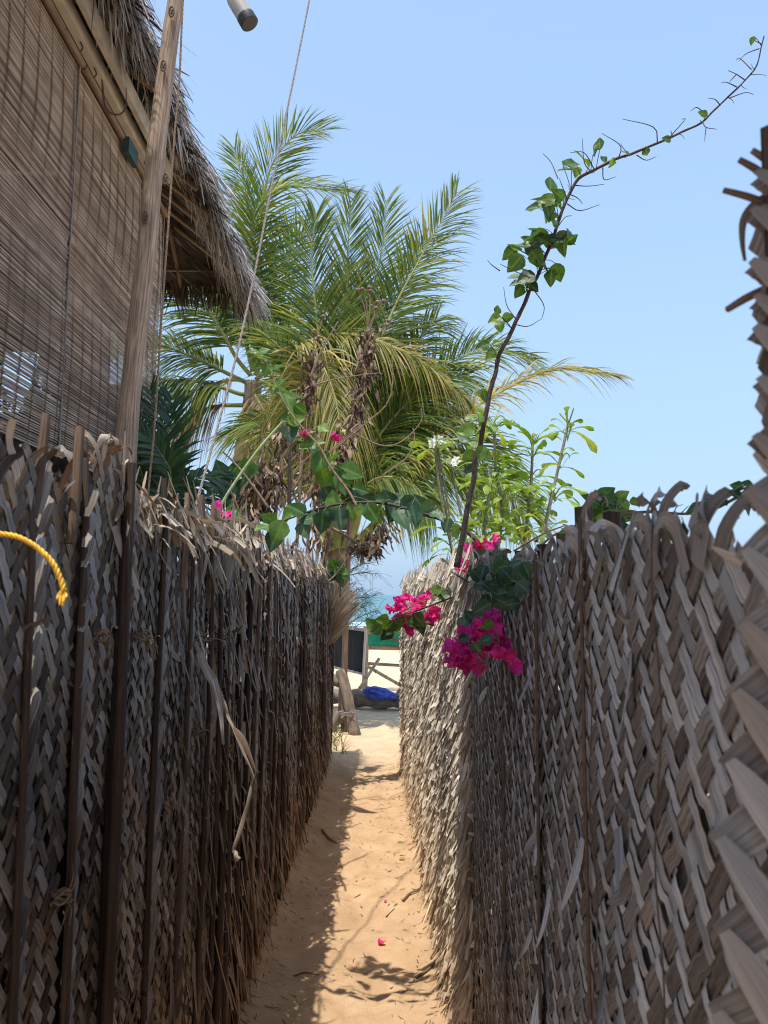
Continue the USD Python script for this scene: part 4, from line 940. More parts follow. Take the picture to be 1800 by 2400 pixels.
# leaves of the branch: (x, y, size px, direction)
lv = [(1190, 395, 40, 80), (1205, 420, 34, 150), (1180, 430, 36, 200), (1168, 440, 40, 180), (1195, 440, 46, 30), (1160, 432, 30, 160), (1205, 438, 40, 330), (1185, 455, 44, 300), (1188, 470, 36, 240), (1192, 480, 40, 280), (1148, 448, 30, 170), (1160, 500, 40, 150), (1150, 512, 44, 190), (1165, 515, 44, 260), (1140, 520, 36, 170), (1175, 520, 40, 330), (1130, 530, 36, 160), (1110, 535, 36, 140), (1100, 548, 38, 200), (1112, 570, 46, 235), (1150, 540, 44, 250), (1160, 560, 40, 290), (1165, 545, 34, 0), (1205, 515, 40, 10), (1215, 510, 36, 40), (1225, 520, 38, 320), (1235, 515, 30, 20), (1218, 535, 40, 280), (1230, 500, 26, 70), (1195, 525, 44, 330), (1175, 575, 46, 320), (1195, 580, 46, 350), (1205, 590, 42, 310), (1190, 600, 36, 270), (1135, 600, 42, 200), (1120, 612, 40, 190), (1140, 595, 40, 100), (1140, 618, 36, 270), (1152, 620, 30, 320), (1110, 600, 30, 160), (1120, 630, 32, 240), (1068, 690, 30, 220), (1080, 705, 28, 280), (1075, 668, 22, 60), (1098, 685, 26, 0), (1042, 748, 30, 190), (1060, 765, 28, 240), (1040, 740, 24, 130), (1075, 740, 22, 20), (1235, 355, 46, 20), (1260, 340, 48, 130), (1285, 320, 36, 70), (1295, 310, 28, 100), (1220, 365, 34, 180), (1245, 372, 26, 270), (1305, 345, 26, 290), (1350, 330, 22, 140), (1320, 352, 24, 250), (1395, 325, 22, 100), (1440, 300, 22, 170), (1518, 245, 22, 160), (1625, 88, 18, 250), (1040, 850, 26, 170), (1048, 858, 26, 270), (1055, 795, 20, 190), (1005, 930, 38, 200), (1020, 955, 34, 190), (1000, 945, 30, 150), (1035, 900, 28, 120), (1060, 930, 34, 350), (1040, 980, 34, 240), (1010, 985, 30, 200), (1055, 985, 30, 340), (1015, 1015, 32, 190)]
for (a, b, s, g_) in lv:
    y = Y1 - .012 * np.interp(b, [80, 1225], [19, 0]); g_ = math.radians(g_ + r.normal(0, 10))
    size = s * 1.085 / 1800 * y * 1.1
    d = [math.cos(g_), r.normal(0, .35), math.sin(g_)]
    pos = Q(a, b, y + r.normal(0, .03)) - nrm(d) * size * .5
    put_leaf(b1, pos, r, size, 'bleaf_dark' if (r.random() < .3 and b > 380) else 'bleaf', d, up=.35)
    qq = along(q1, np.clip(np.argmin(np.linalg.norm(q1 - pos, axis=1)) / 119 - .005, 0, 1))
    obj(b1, 'leaf_stalk', tube(smooth_path([qq, (qq + pos) / 2 + [0, 0, .004], pos], 6), .0011, 4), MAT['twig'])

b2 = thing('bougainvillea_branch', 'low branch of large dark leaves crossing over the path between the fences', 'branch', (.2, 2.6, 1.8))
px = [(1075, 1215), (1045, 1185), (1010, 1150), (960, 1125), (925, 1112), (890, 1103), (845, 1090), (800, 1085), (740, 1088), (690, 1098), (640, 1115), (600, 1130)]
q2 = smooth_path([Q(a, b, 2.50 + .02 * i) for i, (a, b) in enumerate(px)], 70)
obj(b2, 'stem', tube(q2, np.linspace(.0085, .003, 70), 7, seed=2, rough=.15), MAT['twig'])
px = [(770, 1092), (752, 1060), (715, 1010), (690, 965), (650, 920), (620, 880), (600, 840), (580, 800), (560, 775)]
q3 = smooth_path([Q(a, b, 2.62 + .02 * i) for i, (a, b) in enumerate(px)], 50)
obj(b2, 'stem', tube(q3, np.linspace(.005, .002, 50), 6, seed=3, rough=.1), MAT['twig_brown'])
lv = [(985, 1150, 44, 300, 1), (965, 1135, 42, 250, 1), (920, 1100, 60, 200, 1), (880, 1095, 66, 230, 1), (895, 1115, 66, 280, 1), (860, 1085, 60, 200, 1), (850, 1105, 66, 250, 1), (870, 1120, 60, 300, 1), (825, 1080, 60, 170, 1), (820, 1100, 66, 240, 1), (805, 1110, 60, 280, 1), (790, 1085, 60, 180, 1), (905, 1085, 50, 120, 1), (840, 1075, 46, 130, 1), (945, 1115, 46, 330, 1), (800, 1100, 54, 210, 1), (765, 1105, 56, 250, 1), (735, 1120, 60, 260, 1), (720, 1080, 54, 90, 0), (712, 1075, 60, 300, 1), (700, 1110, 66, 200, 1), (695, 1130, 60, 270, 1), (665, 1120, 54, 180, 1), (640, 1100, 54, 160, 0), (655, 1145, 46, 280, 1), (620, 1115, 50, 220, 0), (600, 1150, 66, 230, 0), (590, 1170, 56, 260, 1), (580, 1120, 46, 180, 0), (565, 1140, 44, 200, 0),
      (760, 1020, 66, 330, 0), (740, 1045, 66, 300, 0), (735, 1030, 66, 250, 0), (715, 1050, 60, 280, 1), (700, 1035, 60, 300, 0), (690, 1000, 70, 220, 0), (680, 960, 60, 20, 0), (688, 985, 60, 330, 1), (665, 960, 54, 200, 0), (660, 940, 54, 40, 0), (632, 925, 60, 240, 0), (640, 905, 50, 20, 0), (625, 935, 54, 280, 1), (625, 875, 54, 290, 0), (600, 835, 52, 230, 0), (612, 850, 50, 0, 0), (640, 855, 50, 10, 0), (585, 830, 44, 160, 0), (602, 792, 44, 20, 0), (575, 800, 40, 240, 0), (560, 770, 36, 150, 0), (548, 765, 34, 200, 0), (570, 758, 34, 30, 0), (552, 785, 32, 250, 0), (540, 758, 30, 170, 0), (780, 1060, 50, 350, 0), (770, 1075, 48, 310, 1), (720, 985, 46, 40, 0), (700, 925, 36, 340, 0), (650, 885, 42, 330, 0), (615, 905, 44, 200, 0)]
for (a, b, s, g_, dk) in lv:
    q_ = q2 if b > 1085 or a > 790 else q3
    y = 2.5 + .24 * np.interp(a, [560, 1075], [1, 0]) if b > 1085 else 2.75
    dk = dk and r.random() < .75; g_ = math.radians(g_ + r.normal(0, 10)); size = s * 1.085 / 1800 * y * .86
    d = [math.cos(g_), r.normal(-.1, .3), math.sin(g_)]
    pos = Q(a, b, y + r.normal(0, .04)) - nrm(d) * size * .5
    put_leaf(b2, pos, r, size, 'bleaf_dark' if dk else 'bleaf', d, up=.45)
    qq = q_[np.argmin(np.linalg.norm(q_ - pos, axis=1))]
    obj(b2, 'leaf_stalk', tube(smooth_path([qq, (qq + pos) / 2 + [0, 0, .004], pos], 6), .0013, 4), MAT['green_stem'])
cluster(b2, Q(664, 942, 2.72), r, 2, (.004, .004, .006), .024, 'bract'); cluster(b2, Q(721, 942, 2.70), r, 2, (.006, .004, .005), .026, 'bract')

def bush(name, label, stems, clusters, leaves, cat='bougainvillea', stem_mat='twig', rad=.004, wallx=None):
    p_ = thing(name, label, cat, stems[0][0])
    for s_ in stems: obj(p_, 'stem', tube(smooth_path(s_, 20), np.linspace(rad, rad * .5, 20), 6, rough=.1), MAT[stem_mat])
    for c, n, rd, sz, m in clusters: cluster(p_, c, r, n, rd, sz, m)
    for (a, b, s, g_, y, m) in leaves:
        g_ = math.radians(g_ + r.normal(0, 12)); size = s * 1.085 / 1800 * y
        d = [math.cos(g_), r.normal(-.1, .35), math.sin(g_)]
        if wallx and a * 1.085 > 960: y = min(y, wallx * 1800 / (a * 1.085 - 880)); size = s * 1.085 / 1800 * y
        pos = Q(a, b, y + r.normal(0, .02)) - nrm(d) * size * .5
        put_leaf(p_, pos, r, size, m, d, up=.4)
        e = stems[0][-1] if len(stems) == 1 else min((s_[k] for s_ in stems for k in range(len(s_))), key=lambda z: np.linalg.norm(z - pos))
        obj(p_, 'leaf_stalk', tube(smooth_path([e, (e + pos) / 2 + [0, 0, .005], pos], 5), .0012, 4), MAT['green_stem'])
    return p_
D_, L_ = 'bleaf_dark', 'bleaf'
bush('bougainvillea', 'purple magenta bougainvillea cluster hanging over the shaded right fence', [[Q(1080, 1230, 2.36), Q(1070, 1290, 2.0), Q(1055, 1340, 1.8), Q(1040, 1380, 1.66)], [Q(1100, 1225, 2.36), Q(1085, 1310, 2.2), Q(1080, 1390, 1.62)]],
     [(Q(1053, 1345, 1.66), 9, (.012,.014,.013), .027, 'bract_purple'), (Q(1015, 1385, 1.66), 11, (.013,.014,.013), .028, 'bract_purple'), (Q(1060, 1385, 1.66), 11, (.013,.014,.012), .028, 'bract_purple'), (Q(1092, 1412, 1.62), 6, (.02, .02, .014), .027, 'bract_purple'), (Q(990, 1410, 1.66), 9, (.011,.014,.013), .028, 'bract_purple'), (Q(1010, 1425, 1.66), 5, (.03, .02, .012), .027, 'bract_purple')],
     [(1050, 1350, 30, 200, 1.60, L_), (1048, 1383, 36, 210, 1.59, D_), (1000, 1380, 30, 190, 1.59, D_), (1030, 1400, 28, 330, 1.59, L_), (1000, 1350, 40, 250, 1.68, D_), (1015, 1330, 34, 120, 1.68, D_), (1040, 1315, 46, 200, 1.68, D_)])
bush('bougainvillea', 'bright pink bougainvillea spray reaching out from the sunlit right fence', [[Q(1010, 1262, 2.9), Q(985, 1285, 2.85), Q(940, 1305, 2.95), Q(895, 1322, 3.0), Q(850, 1345, 3.0), Q(815, 1355, 3.0)]],
     [(Q(890, 1310, 2.98), 9, (.035, .02, .02), .036, 'bract'), (Q(872, 1328, 2.98), 5, (.02, .02, .015), .036, 'bract'), (Q(915, 1295, 2.98), 4, (.02, .02, .012), .034, 'bract'), (Q(938, 1322, 2.96), 4, (.018, .02, .015), .036, 'bract'), (Q(880, 1350, 2.98), 4, (.012, .02, .02), .034, 'bract')],
     [(838, 1355, 40, 240, 2.96, L_), (862, 1352, 42, 250, 2.95, L_), (905, 1340, 38, 320, 2.94, L_), (825, 1340, 36, 160, 2.98, L_), (815, 1360, 36, 230, 3.0, L_), (908, 1355, 38, 290, 2.98, D_), (890, 1345, 30, 310, 2.95, L_), (925, 1340, 36, 340, 2.98, D_), (835, 1370, 36, 240, 2.98, D_), (800, 1345, 30, 120, 3.0, L_), (950, 1290, 34, 330, 2.9, D_), (965, 1285, 36, 20, 2.9, D_), (940, 1275, 32, 170, 2.9, L_), (975, 1275, 30, 90, 2.9, D_)])
bush('bougainvillea', 'red pink bougainvillea flowers at the foot of the arching branch', [[Q(1080, 1215, 2.5), Q(1055, 1195, 2.5), Q(1040, 1180, 2.5)], [Q(1040, 1235, 2.5), Q(1010, 1228, 2.5), Q(1000, 1225, 2.5)]],
     [(Q(1048, 1178, 2.5), 5, (.025, .02, .012), .030, ('bract', 'bract', 'bract_red')), (Q(1068, 1208, 2.5), 3, (.01, .02, .01), .029, ('bract', 'bract_red')), (Q(1008, 1226, 2.5), 5, (.022, .02, .01), .029, ('bract', 'bract_red')), (Q(1025, 1190, 2.5), 2, (.01, .02, .01), .034, 'bract')],
     [(1040, 1200, 44, 20, 2.46, D_), (1070, 1190, 36, 80, 2.5, D_), (1025, 1240, 46, 240, 2.44, D_)])
bush('bougainvillea', 'dark bushy leaves heaped on top of the shaded right fence', [[Q(1130, 1250, 2.2), Q(1110, 1240, 2.2), Q(1090, 1245, 2.15), Q(1075, 1262, 2.1)], [Q(1060, 1260, 2.3), Q(1020, 1260, 2.35), Q(975, 1235, 2.4)], [Q(1090, 1280, 2.3), Q(1030, 1255, 2.35), Q(1000, 1225, 2.42)], [Q(1080, 1250, 2.3), Q(1040, 1225, 2.3), Q(1020, 1170, 2.3)]], [],
     [(a + r.normal(0, 6), b + r.normal(0, 6), r.uniform(28, 46), r.uniform(150, 360), 2.12 + r.uniform(-.06, .2), D_) for a, b in [(1060, 1225), (1075, 1232), (1090, 1228), (1105, 1235), (1120, 1230), (1070, 1250), (1085, 1255), (1100, 1250), (1115, 1258), (1095, 1275), (1075, 1285), (1060, 1275), (1120, 1282), (1105, 1295), (1085, 1300), (1045, 1265), (1055, 1300), (1130, 1245), (1140, 1225), (1050, 1240), (1030, 1270), (1090, 1215), (1110, 1215), (1035, 1255), (1100, 1268), (1078, 1268), (1065, 1312), (1045, 1320), (1125, 1268), (1112, 1245)]], wallx=.275)
bush('bougainvillea', 'pink bougainvillea flowers poking up behind the left fence top', [[Q(470, 1210, 2.9), Q(475, 1150, 2.9), Q(485, 1110, 2.9)]],
     [(Q(470, 1108, 2.88), 4, (.014, .02, .016), .032, 'bract'), (Q(490, 1118, 2.88), 6, (.022, .02, .016), .036, 'bract'), (Q(500, 1165, 2.88), 4, (.012, .02, .03), .032, ('bract', 'bract_red')), (Q(474, 1135, 2.88), 3, (.02, .02, .01), .034, 'bract')],
     [(485, 1130, 34, 240, 2.84, L_), (512, 1115, 40, 330, 2.92, L_), (515, 1140, 36, 300, 2.9, L_), (530, 1160, 36, 280, 2.9, L_), (345, 1145, 34, 260, 2.0, L_), (500, 1095, 34, 60, 2.95, L_)])
bush('leafy_creeper', 'light green leafy creeper showing over the grey right fence', [[Q(1150, 1200, 2.6), Q(1190, 1160, 2.5), Q(1230, 1145, 2.3), Q(1270, 1150, 2.1), Q(1300, 1120, 1.9), Q(1330, 1105, 1.8)], [Q(1110, 1190, 2.6), Q(1170, 1155, 2.5), Q(1220, 1135, 2.4)], [Q(1300, 1120, 1.9), Q(1390, 1106, 1.7), Q(1480, 1110, 1.5), Q(1545, 1100, 1.3)]], [(Q(1318, 1125, 1.85), 1, (.004, .004, .004), .03, 'bract_red')],
     [(1310, 1065, 44, 60, 1.85, L_), (1280, 1080, 50, 160, 1.85, L_), (1330, 1080, 50, 20, 1.85, L_), (1300, 1090, 54, 250, 1.85, L_), (1350, 1095, 44, 340, 1.85, L_), (1270, 1100, 46, 200, 1.85, L_), (1320, 1105, 50, 290, 1.85, D_), (1345, 1115, 46, 320, 1.85, L_), (1290, 1115, 46, 220, 1.85, L_), (1330, 1130, 44, 250, 1.85, D_), (1365, 1110, 36, 20, 1.85, L_), (1375, 1085, 30, 10, 1.85, L_), (1345, 1070, 34, 30, 1.85, L_), (1300, 1130, 44, 240, 1.85, L_), (1265, 1130, 36, 200, 1.9, L_), (1250, 1145, 46, 190, 2.0, D_), (1285, 1145, 40, 300, 1.9, L_), (1400, 1105, 24, 20, 1.75, L_), (1345, 1145, 40, 270, 1.85, D_), (1220, 1150, 30, 200, 2.2, L_)], stem_mat='twig_brown')
bush('leafy_creeper', 'dark green leafy creeper behind the highest folded leaf of the right fence', [[Q(1500, 1115, 1.35), Q(1545, 1098, 1.3), Q(1590, 1075, 1.2), Q(1622, 1050, 1.15)]], [],
     [(1500, 1100, 36, 190, 1.33, D_), (1520, 1095, 42, 20, 1.33, D_), (1535, 1080, 36, 120, 1.3, L_), (1600, 1075, 50, 330, 1.2, D_), (1585, 1070, 44, 160, 1.2, D_), (1610, 1095, 44, 300, 1.2, D_), (1590, 1050, 30, 190, 1.15, L_), (1612, 1045, 30, 160, 1.15, L_), (1560, 1080, 36, 60, 1.25, D_), (1515, 1110, 36, 230, 1.33, D_)], stem_mat='twig_brown')
for k, pts in enumerate([[(1400, 1106), (1405, 1088)], [(1425, 1108), (1428, 1090), (1421, 1083)], [(1455, 1110), (1462, 1095), (1475, 1090)], [(1440, 1112), (1452, 1125)], [(1470, 1110), (1488, 1092)]]):
    twig('/World/leafy_creeper', [Q(a, b, 1.62) for a, b in pts], .0013)
bush('small_shrub', 'small shrub of smooth rounded leaves at the far end of the left fence', [[Q(735, 1290, 6.6), Q(735, 1250, 6.6), Q(725, 1225, 6.6)], [Q(690, 1270, 6.4), Q(730, 1235, 6.5), Q(775, 1160, 6.5), Q(795, 1110, 6.6)]], [],
     [(720, 1222, 34, 110, 6.6, L_), (738, 1232, 36, 330, 6.6, L_), (705, 1225, 34, 160, 6.6, L_), (735, 1218, 28, 60, 6.6, L_), (745, 1245, 34, 320, 6.6, L_), (718, 1245, 30, 230, 6.6, D_), (735, 1255, 30, 280, 6.6, L_), (705, 1240, 26, 200, 6.6, L_)], cat='shrub', stem_mat='twig_brown', rad=.008)

# plumeria pudica: spoon shaped leaves in whorls on upright canes
_ps = np.array([0, .12, .3, .5, .66, .8, .9, .96, 1.0]); _pw = np.array([.018, .024, .028, .034, .048, .092, .10, .05, 0])
def spoon(pos, d, size, r):
    d = nrm(d); t = np.linspace(0, 1, 9)
    h = nrm([d[0], d[1], 0]); dr = r.uniform(.35, .85)
    q = pos + d * size * t[:, None] + np.array([0, 0, -1]) * size * dr * (t[:, None] ** 2.4) * .8
    tip = np.interp(t, _ps, _pw) if False else _pw
    q = pos + d * size * _ps[:, None] + np.array([0, 0, -1]) * size * dr * (_ps[:, None] ** 2.4) * .8
    return ribbon(q, nrm([0, 0, 1] + .2 * h + r.normal(0, .15, 3)), 2 * _pw * size * r.uniform(.85, 1.15), .18, twist=r.normal(0, .25) + _ps * r.normal(0, .6))
pl = [([(1075, 1190), (1085, 1100), (1070, 1010), (1068, 915)], 'plumeria cane with dense spoon leaves just right of the arching branch', 5.2, [(918, 30), (1005, 26), (1085, 20), (1140, 16)], None),
      ([(1165, 1190), (1190, 1080), (1212, 985), (1228, 915)], 'rightmost plumeria cane leaning right with a bud spike on top', 5.0, [(925, 13), (985, 8), (1060, 12), (1130, 12)], 'bud'),
      ([(1130, 1190), (1142, 1100), (1148, 1030), (1150, 965)], 'plumeria cane with green whorls between two taller canes', 5.3, [(968, 20), (1030, 12), (1080, 18), (1130, 14)], 'bud'),
      ([(1000, 1290), (975, 1180), (950, 1060), (940, 965)], 'plumeria cane carrying a white flower head left of the arching branch', 5.6, [(962, 22), (1120, 12), (1180, 12), (1240, 10)], 'flower'),
      ([(1020, 1290), (1005, 1160), (985, 1060), (975, 1005)], 'thin plumeria cane carrying a smaller fading white flower head', 5.8, [(1010, 12), (1090, 8), (1160, 10)], 'flower'),
      ([(1050, 1250), (1045, 1150), (1055, 1080), (1062, 1040)], 'short leafy plumeria cane low behind the right fence', 5.0, [(1045, 14), (1110, 14), (1150, 14), (1185, 12)], None),
      ([(1140, 1200), (1120, 1150), (1110, 1100), (1105, 1050)], 'thin plumeria cane low between the taller canes', 5.6, [(1052, 10), (1110, 10), (1150, 10)], None)]
for k, (pts, lab, y, wh, kind) in enumerate(pl):
    r = np.random.default_rng(600 + k)
    q = smooth_path([Q(a, b, y) for a, b in pts], 24)
    base = q[0].copy(); base[2] = -.05
    p_ = thing('plumeria', lab, 'plumeria', base)
    obj(p_, 'cane', tube(np.vstack([np.linspace(base, q[0], 6)[:-1], q]), np.linspace(.014, .009, 29), 8, seed=k, rough=.12), MAT['pstem'])
    for (py, n) in wh:
        c0 = q[np.argmin(np.abs([(1200 - (z - EYE) @ _U / ((z - EYE) @ _F) * 1800) / 1.085 - py for z in q]))]
        for m in range(int(n * .95)):
            a = m * 2.4 + r.uniform(0, .6); el = r.uniform(.15, 1.1)
            d = [math.cos(a) * math.cos(el), math.sin(a) * math.cos(el), math.sin(el)]
            obj(p_, 'leaf', spoon(c0 + [0, 0, r.uniform(-.10, .03)], d, r.uniform(.17, .29), r), MAT['pleaf'])
    e = q[-1]
    if kind == 'flower':
        big = k == 3
        for m in range(14 if big else 5):
            c0 = e + np.array([.02, 0, .03]) + r.normal(0, 1, 3) * [.034 if big else .024, .03, .018]
            for g_ in range(5):
                a = g_ * 1.256 + m; d = nrm([math.cos(a), -.5, math.sin(a)])
                obj(p_, 'petal', leaf(c0, d, (0, -1, .3), .034, fold=.1, curl=.3), MAT['petal'])
        if big: 
            for m in range(3): obj(p_, 'cane', tube(smooth_path([q[-1] + [.01 * m, 0, 0], q[-8] + [.02 * m, 0, 0], q[-14] + [.015 * m, 0, 0]], 8), .006, 6), MAT['pstem'])
    elif kind == 'bud':
        for m in range(9):
            d = nrm([r.normal(0, .35), r.normal(0, .35), 1])
            obj(p_, 'bud', tube([e, e + d * r.uniform(.06, .12)], [.005, .002], 5), MAT['green_stem'])

# withered sunflower-like stalks
def dry_stalk(label, pts, y, n, wid, heads, seed, rng_u=(0, 1)):
    r = np.random.default_rng(seed)
    q = smooth_path([P(a, b, y) for a, b in pts], 30); base = q[-1].copy(); base[2] = -.05; base[0] = min(base[0] - .1, -.66)
    p_ = thing('withered_stalk', label, 'dry plant', base)
    obj(p_, 'stem', tube(np.vstack([q, np.linspace(q[-1], base, 6)[1:]]), .013, 7, seed=seed, rough=.15), MAT['stake'])
    gs = []
    for k in range(n):
        u = r.uniform(*rng_u); c0 = along(q, u) + r.normal(0, 1, 3) * [wid, wid, .02]
        t = np.linspace(0, 1, 5)[:, None]; d = nrm([r.normal(0, .5), r.normal(0, .5), -1.0]); L = r.uniform(.05, .15)
        w = r.uniform(.014, .038)
        gs.append(ribbon(c0 + d * L * t + r.normal(0, .006, (5, 3)), [r.normal(), -1, r.normal()], w * np.array([.3, .9, 1, .8, .2]), r.normal(0, .4), twist=np.linspace(0, r.normal(0, 2.2), 5)))
    gs.sort(key=lambda g: g[0][:, 1].mean())
    for g in gs[:60]: obj(p_, 'withered_leaf', g, MAT['dead'])
    if gs[60:]: obj(p_, 'withered_leaf', join(gs[60:]), MAT['dead'], kind='stuff')
    for (a, b) in heads:
        c0 = P(a, b, y); m = trimesh.creation.icosphere(2, .02); v = np.array(m.vertices)
        v = v * (1 + .3 * (meshkit.noise(v * 160, 3)[:, None] - .5)) * [1, 1, .8]
        obj(p_, 'seed_head', (v + c0, m.faces, None), MAT['dead'])
        near = q[np.argmin(np.linalg.norm(q - c0 + [0, 0, .25], axis=1))]
        obj(p_, 'head_stalk', tube(smooth_path([near, (near + c0) / 2 + [.01, 0, .03], c0], 8), .004, 5), MAT['stake'])
    return p_
dry_stalk('tallest withered brown stalk with curled leaves and round seed heads', [(862, 770), (860, 830), (848, 900), (835, 960), (812, 1020), (800, 1080)], 6.0, 230, .045, [(838, 680), (850, 678), (866, 674), (868, 682), (885, 708), (900, 706), (882, 722), (912, 752), (908, 762)], 1)
dry_stalk('shorter withered brown stalk left of the tallest one', [(730, 830), (726, 880), (718, 930), (712, 970)], 6.2, 110, .045, [(735, 780), (736, 776), (748, 790), (758, 742)], 2)
dry_stalk('clump of withered leaves hanging below the crossing branch, left of the gap', [(760, 1080), (752, 1130), (748, 1180), (745, 1290)], 6.0, 120, .07, [], 3)
dry_stalk('ragged brown withered clump right above the left fence', [(640, 1090), (620, 1130), (600, 1170), (590, 1215)], 5.0, 150, .06, [], 4)
dry_stalk('small withered bunch dangling over the gap beside the sea', [(905, 1225), (890, 1245), (872, 1275), (848, 1285), (815, 1258), (770, 1235), (725, 1222)], 6.2, 130, .045, [], 5, (0, .5))
dry_stalk('dusty withered vines behind the bright leaf chain', [(690, 990), (670, 1040), (660, 1100), (650, 1160)], 6.3, 130, .10, [], 6)

# bare woody shrub between the fence and the palms
sh = thing('bare_shrub', 'tangle of bare brown branches behind the left fence', 'shrub', (-.9, 5.2, 0))
r = np.random.default_rng(31)
for k, (pts, rad) in enumerate([([(745, 1080), (800, 1040), (860, 985), (900, 945), (918, 890), (915, 800)], .006), ([(820, 1010), (900, 1040), (950, 1035), (985, 985), (990, 960)], .005), ([(880, 1140), (910, 1110), (950, 1075), (975, 1030), (965, 1000)], .006),
    ([(730, 880), (755, 820), (795, 755)], .007), ([(735, 905), (800, 890), (880, 880), (895, 872)], .005), ([(672, 1190), (680, 1080), (690, 1010), (685, 960)], .012), ([(640, 1190), (622, 1100), (615, 1060), (610, 990)], .011), ([(630, 1190), (580, 1120), (540, 1080), (522, 1060)], .009), ([(575, 1240), (560, 1180), (545, 1150), (545, 1120)], .006), ([(665, 1160), (720, 1100), (780, 1050), (850, 1000)], .006), ([(700, 1200), (690, 1120), (740, 1060), (770, 1000)], .006), ([(540, 1170), (590, 1235), (640, 1270)], .006), ([(660, 1180), (650, 1100), (700, 1030), (735, 1000)], .006), ([(640, 1130), (700, 1060), (735, 1020)], .005)]):
    y = 5.0 + r.uniform(-.3, .4)
    obj(sh, 'branch', tube(smooth_path([P(a, b, y) + r.normal(0, .01, 3) for a, b in pts], 22), np.linspace(rad * 1.15, rad * .55, 22), 6, seed=k, rough=.12), MAT['twig_brown'] if k != 5 else MAT['twig'])
obj(sh, 'trunk', tube([(-.95, 5.1, -.05), P(650, 1300, 5.1), P(672, 1190, 5.0)], .02, 7, rough=.1), MAT['twig_brown'])
gp = thing('bamboo_cane', 'slender green bamboo cane leaning over the left fence', 'cane', P(510, 1200, 3.6))
obj(gp, 'culm', tube(smooth_path([P(470, 1290, 3.6), P(520, 1180, 3.7), P(600, 1060, 3.85), P(665, 985, 4.0), P(700, 940, 4.1)], 20), np.linspace(.009, .006, 20), 7), MAT['green_stem'])
for u in (4, 9, 14): pass
# broad torn leaf plant low behind the left fence
bl = thing('broad_leaf_plant', 'broad torn green leaves behind the left fence below the palm trunk', 'plant', (-1.1, 5.4, 0))
for k, (a, b, s, g_, m) in enumerate([(560, 1130, .36, 200, 'bleaf'), (585, 1150, .34, 330, 'bleaf'), (545, 1150, .28, 240, 'bleaf_dark'), (520, 1110, .22, 110, 'bleaf_dark'), (600, 1180, .3, 300, 'bleaf'), (545, 1105, .2, 60, 'bleaf')]):
    g_ = math.radians(g_); d = np.array([math.cos(g_), -.2, math.sin(g_)]); p0 = P(a, b, 5.4)
    obj(bl, 'leaf', leaf(p0 - nrm(d) * s * .5, d, (0, -.8, .6), s, fold=.2, curl=.3, wav=.3), MAT[m])
    obj(bl, 'leaf_stalk', tube(smooth_path([(-1.05, 5.4, .6), (-1.0, 5.4, 1.4), p0 - nrm(d) * s * .5], 8), .008, 6), MAT['green_stem'])
obj(bl, 'stem', tube([(-1.05, 5.4, -.05), (-1.05, 5.4, .7)], .02, 7), MAT['green_stem'])

# ------------------------------------------------------------------ beach end of the path
ct = thing('casuarina_tree', 'young feathery casuarina behind the dark board', 'tree', (-.75, 10.6, 0))
r = np.random.default_rng(71)
bx = P(818, 1330, 10.6)[0]
obj(ct, 'trunk', tube([(bx - .1, 10.6, -.3), (bx - .08, 10.6, 1.0), (bx - .06, 10.6, 2.4)], [.03, .025, .01], 7), MAT['twig_brown'])
gs = []
for k in range(34):
    z = r.uniform(.9, 2.3); a = r.uniform(0, 6.28); L = r.uniform(.3, .75) * (1.25 - .25 * z)
    b0 = np.array([bx - .07, 10.6, z]); d = nrm([math.cos(a) * .9 + .2, math.sin(a) * .7, r.uniform(.2, .9)])
    q = smooth_path([b0, b0 + d * L * .5, b0 + d * L + [0, 0, -.06]], 8)
    gs.append(tube(q, np.linspace(.007, .003, 8), 4, caps=False))
    for m in range(26):
        u = r.uniform(.2, 1); c0 = along(q, u); dd = nrm(d * .6 + r.normal(0, .5, 3) + [0, 0, -.3]); l = r.uniform(.10, .26)
        gs.append(tube([c0, c0 + dd * l * .5, c0 + dd * l + [0, 0, -.03]], .0022, 3, caps=False))
obj(ct, 'crown', join(gs), MAT['casuarina'], kind='stuff')

dp = thing('wooden_post', 'dark tall post in front of the black board', 'post', (-.35, 8.9, 0))
obj(dp, 'shaft', tube(smooth_path([P(806, 1725, 8.9), P(808, 1560, 8.9), P(812, 1400, 8.9), P(818, 1250, 8.9), P(820, 1180, 8.9)], 16), np.linspace(.040, .028, 16), 9, seed=1, rough=.1), MAT['stake'])
bd = thing('blackboard', 'black board in a pale frame hanging at the end of the left fence', 'board', P(820, 1520, 9.3))
c4 = [P(705, 1458, 9.45), P(858, 1478, 9.2), P(852, 1580, 9.2), P(705, 1545, 9.45)]
n_ = nrm(np.cross(c4[1] - c4[0], c4[3] - c4[0])); n_ = n_ if n_[1] > 0 else -n_
v = np.vstack([np.array(c4), np.array(c4) + n_ * .025])
obj(bd, 'panel', (v, np.array([[0, 1, 2, 3], [7, 6, 5, 4], [0, 4, 5, 1], [1, 5, 6, 2], [2, 6, 7, 3], [3, 7, 4, 0]])), MAT['board'], False)
for a, b in ((0, 1), (1, 2), (2, 3), (3, 0)):
    e = nrm(c4[b] - c4[a])
    obj(bd, 'frame', beam(c4[a] - n_ * .012 - e * (.011 if a % 2 else -.012), c4[b] - n_ * .012 + e * (.011 if a % 2 else -.012), .022, .03, n_), MAT['frame_white'], False)
lp = thing('log_post', 'thick leaning log with short cross pieces at the end of the left fence', 'log', P(815, 1720, 8.75))
obj(lp, 'log', tube(smooth_path([P(832, 1725, 8.75), P(818, 1650, 8.8), P(806, 1600, 8.85), P(798, 1572, 8.9)], 12), [.068, .064, .062, .06, .06, .06, .06, .06, .06, .06, .06, .055], 10, seed=5, rough=.1), MAT['wood_far'])
